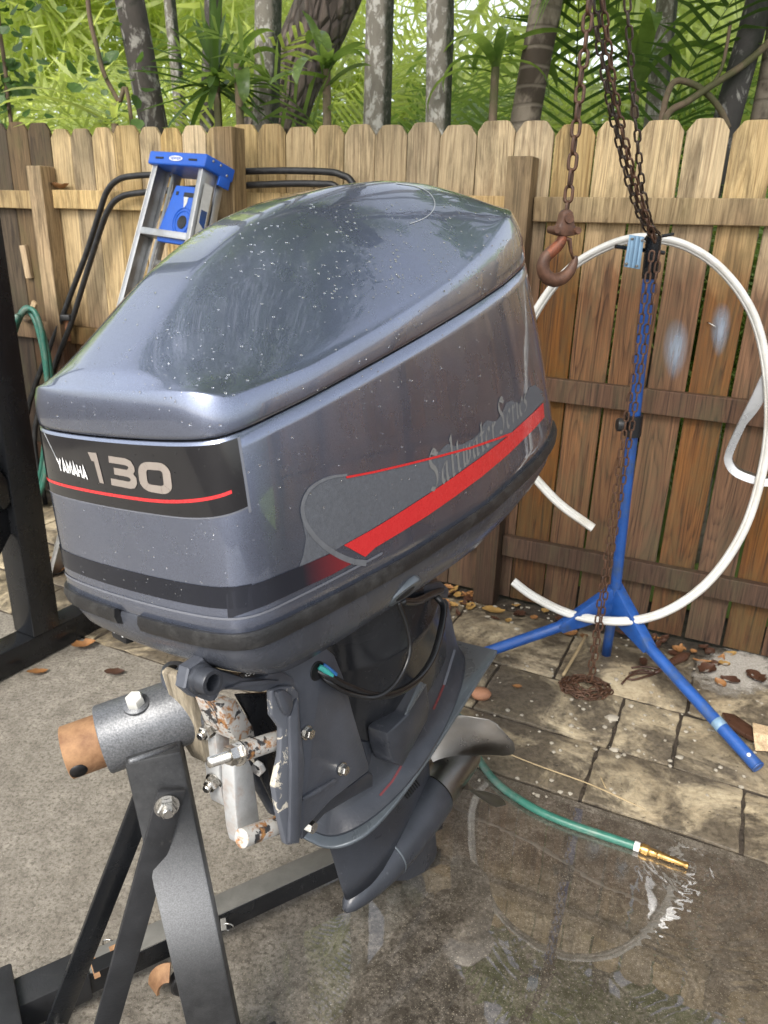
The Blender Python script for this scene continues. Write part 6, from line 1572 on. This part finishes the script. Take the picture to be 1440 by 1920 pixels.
# grey sandy patch, thinning out at its edge
def mat_sand():
    t = NT('sand_film'); uvx = t.n('UVMap'); sx = t.n('SeparateXYZ'); t.l(uvx.outputs[0], sx.inputs[0])
    a = t.math('SUBTRACT', sx.outputs[0], .5); b = t.math('SUBTRACT', sx.outputs[1], .5); v = t.coord((1, 1, 1), 'World', False)
    d = t.math('ADD', t.math('SQRT', t.math('ADD', t.math('MULTIPLY', a, a), t.math('MULTIPLY', b, b))), t.math('MULTIPLY', t.math('SUBTRACT', t.noise(v, 26, 7, .7), .5), .5))
    c = t.mix(t.ramp(t.noise(v, 210, 4, .7), [(.3, 0.), (.7, 1.)]), (.20, .18, .155), (.52, .49, .44))
    tr = t.n('BsdfTransparent'); mx = t.n('MixShader'); t.fin(c, .85)
    t.l(t.ramp(d, [(.26, .9), (.42, 0.)]), mx.inputs[0]); t.l(tr.outputs[0], mx.inputs[1]); t.l(t.b.outputs[0], mx.inputs[2]); t.l(mx.outputs[0], t.out.inputs['Surface'])
mat_sand()
bm = bmesh.new(); uv = bm.loops.layers.uv.new('UVMap')
f = bm.faces.new([bm.verts.new(gp(x, y, .0125)) for x, y in ((1270, 1312), (1480, 1318), (1492, 1208), (1286, 1204))])
for l, c in zip(f.loops, ((0, 0), (1, 0), (1, 1), (0, 1))): l[uv].uv = c
tag(part('sand_patch', bm, MATS['sand_film'], smooth=False), 'pale grey sandy patch spilled on the stone by the fence', 'sand')
def stick(name, label, pts, r_, mt_, cat='twig'):
    return tag(part(name, tube(catmull(pts, 5), r_, 7), MATS[mt_]), label, cat)
stick('straw_stem', 'long thin dry straw lying across the paver edge behind the hose', [gp(892, 1388, .012), gp(1000, 1432, .012), (gp(1110, 1472, .010)), gp(1209, 1518, .006)], .0022, 'straw')
stick('twig', 'short pale stick standing from the pavers beside the chain heap', [gp(1056, 1266, .012), gp(1082, 1222, .02), gp(1098, 1192, .03)], .006, 'straw')
stick('twig', 'thin straw stuck on the wet stone near the nozzle', [gp(1126, 1456, .012), gp(1136, 1478, .012)], .002, 'straw')
# dried palm flower stalk
sp_ = thing('palm_debris', 'dark dried palm boot with forked stalks lying behind the blue leg', 'palm debris', gp(1250, 1250, .01))
part('boot', tube(catmull([gp(1228, 1262, .016), gp(1256, 1244, .020), gp(1280, 1232, .022), gp(1292, 1226, .016)], 5), [interp(k, [(0, .006), (5, .014), (10, .020), (15, .006)]) for k in range(16)], 9), MATS['dark_leaf'], sp_)
for q in (((1228, 1262), (1200, 1262), (1180, 1268), (1166, 1282)), ((1228, 1262), (1205, 1256), (1180, 1262)), ((1226, 1264), (1190, 1274), (1176, 1272)), ((1240, 1256), (1210, 1250), (1184, 1252))):
    part('stalk', tube(catmull([gp(x, y, .014) for x, y in q], 4), .004, 6), MATS['dark_leaf'], sp_)
tag(part('wood_offcut', prism([gp(x, y, z) for x, y, z in ((1412, 1372, .05), (1455, 1382, .05), (1455, 1410, .012), (1416, 1408, .012))], Vector((.02, .05, .0)), .002), MATS['scrap_wood'], smooth=False), 'small fresh-cut pale wood offcut beside the blue leg end', 'wood scrap')
tag(part('bark_scrap', prism([gp(x, y, .012) for x, y in ((1352, 1342), (1376, 1346), (1430, 1384), (1428, 1398), (1396, 1384), (1362, 1362))], Vector((0, 0, .016)), .003), MATS['dark_leaf'], smooth=True, auto=40), 'flat dark brown bark scrap beside the wood offcut', 'bark')
tag(part('clay_pebble', lathe([(0, -.02), (.03, -.012), (.036, .006), (.026, .022), (0, .026)], Matrix.Translation(gp(902, 1302, .02)) @ Matrix.Diagonal((1, .8, .8, 1)), 16), MATS['terracotta']), 'rounded terracotta pebble behind the ventilation plate', 'pebble')
for nm, lab, x, y, sz in (('stone_chip', 'flat pale stone flake beside the chain heap', 1148, 1346, .022), ('stone_chip', 'white stone chip on the wet paver near the blue leg', 1275, 1420, .012), ('stone_chip', 'white round stone chip by the post foot', 878, 1098, .016), ('stone_chip', 'pale flat chip on the paver centre', 1152, 1406, .014)):
    bm = bmesh.new(); r_ = bmesh.ops.create_icosphere(bm, subdivisions=2, radius=sz); q = gp(x, y, .012)
    for v in r_['verts']: v.co = Vector((v.co.x*(1+.25*math.sin(v.co.y*300)), v.co.y*.8, v.co.z*.4))+q
    tag(part(nm, bm, MATS['chip_white'], smooth=True, auto=30), lab, 'stone')
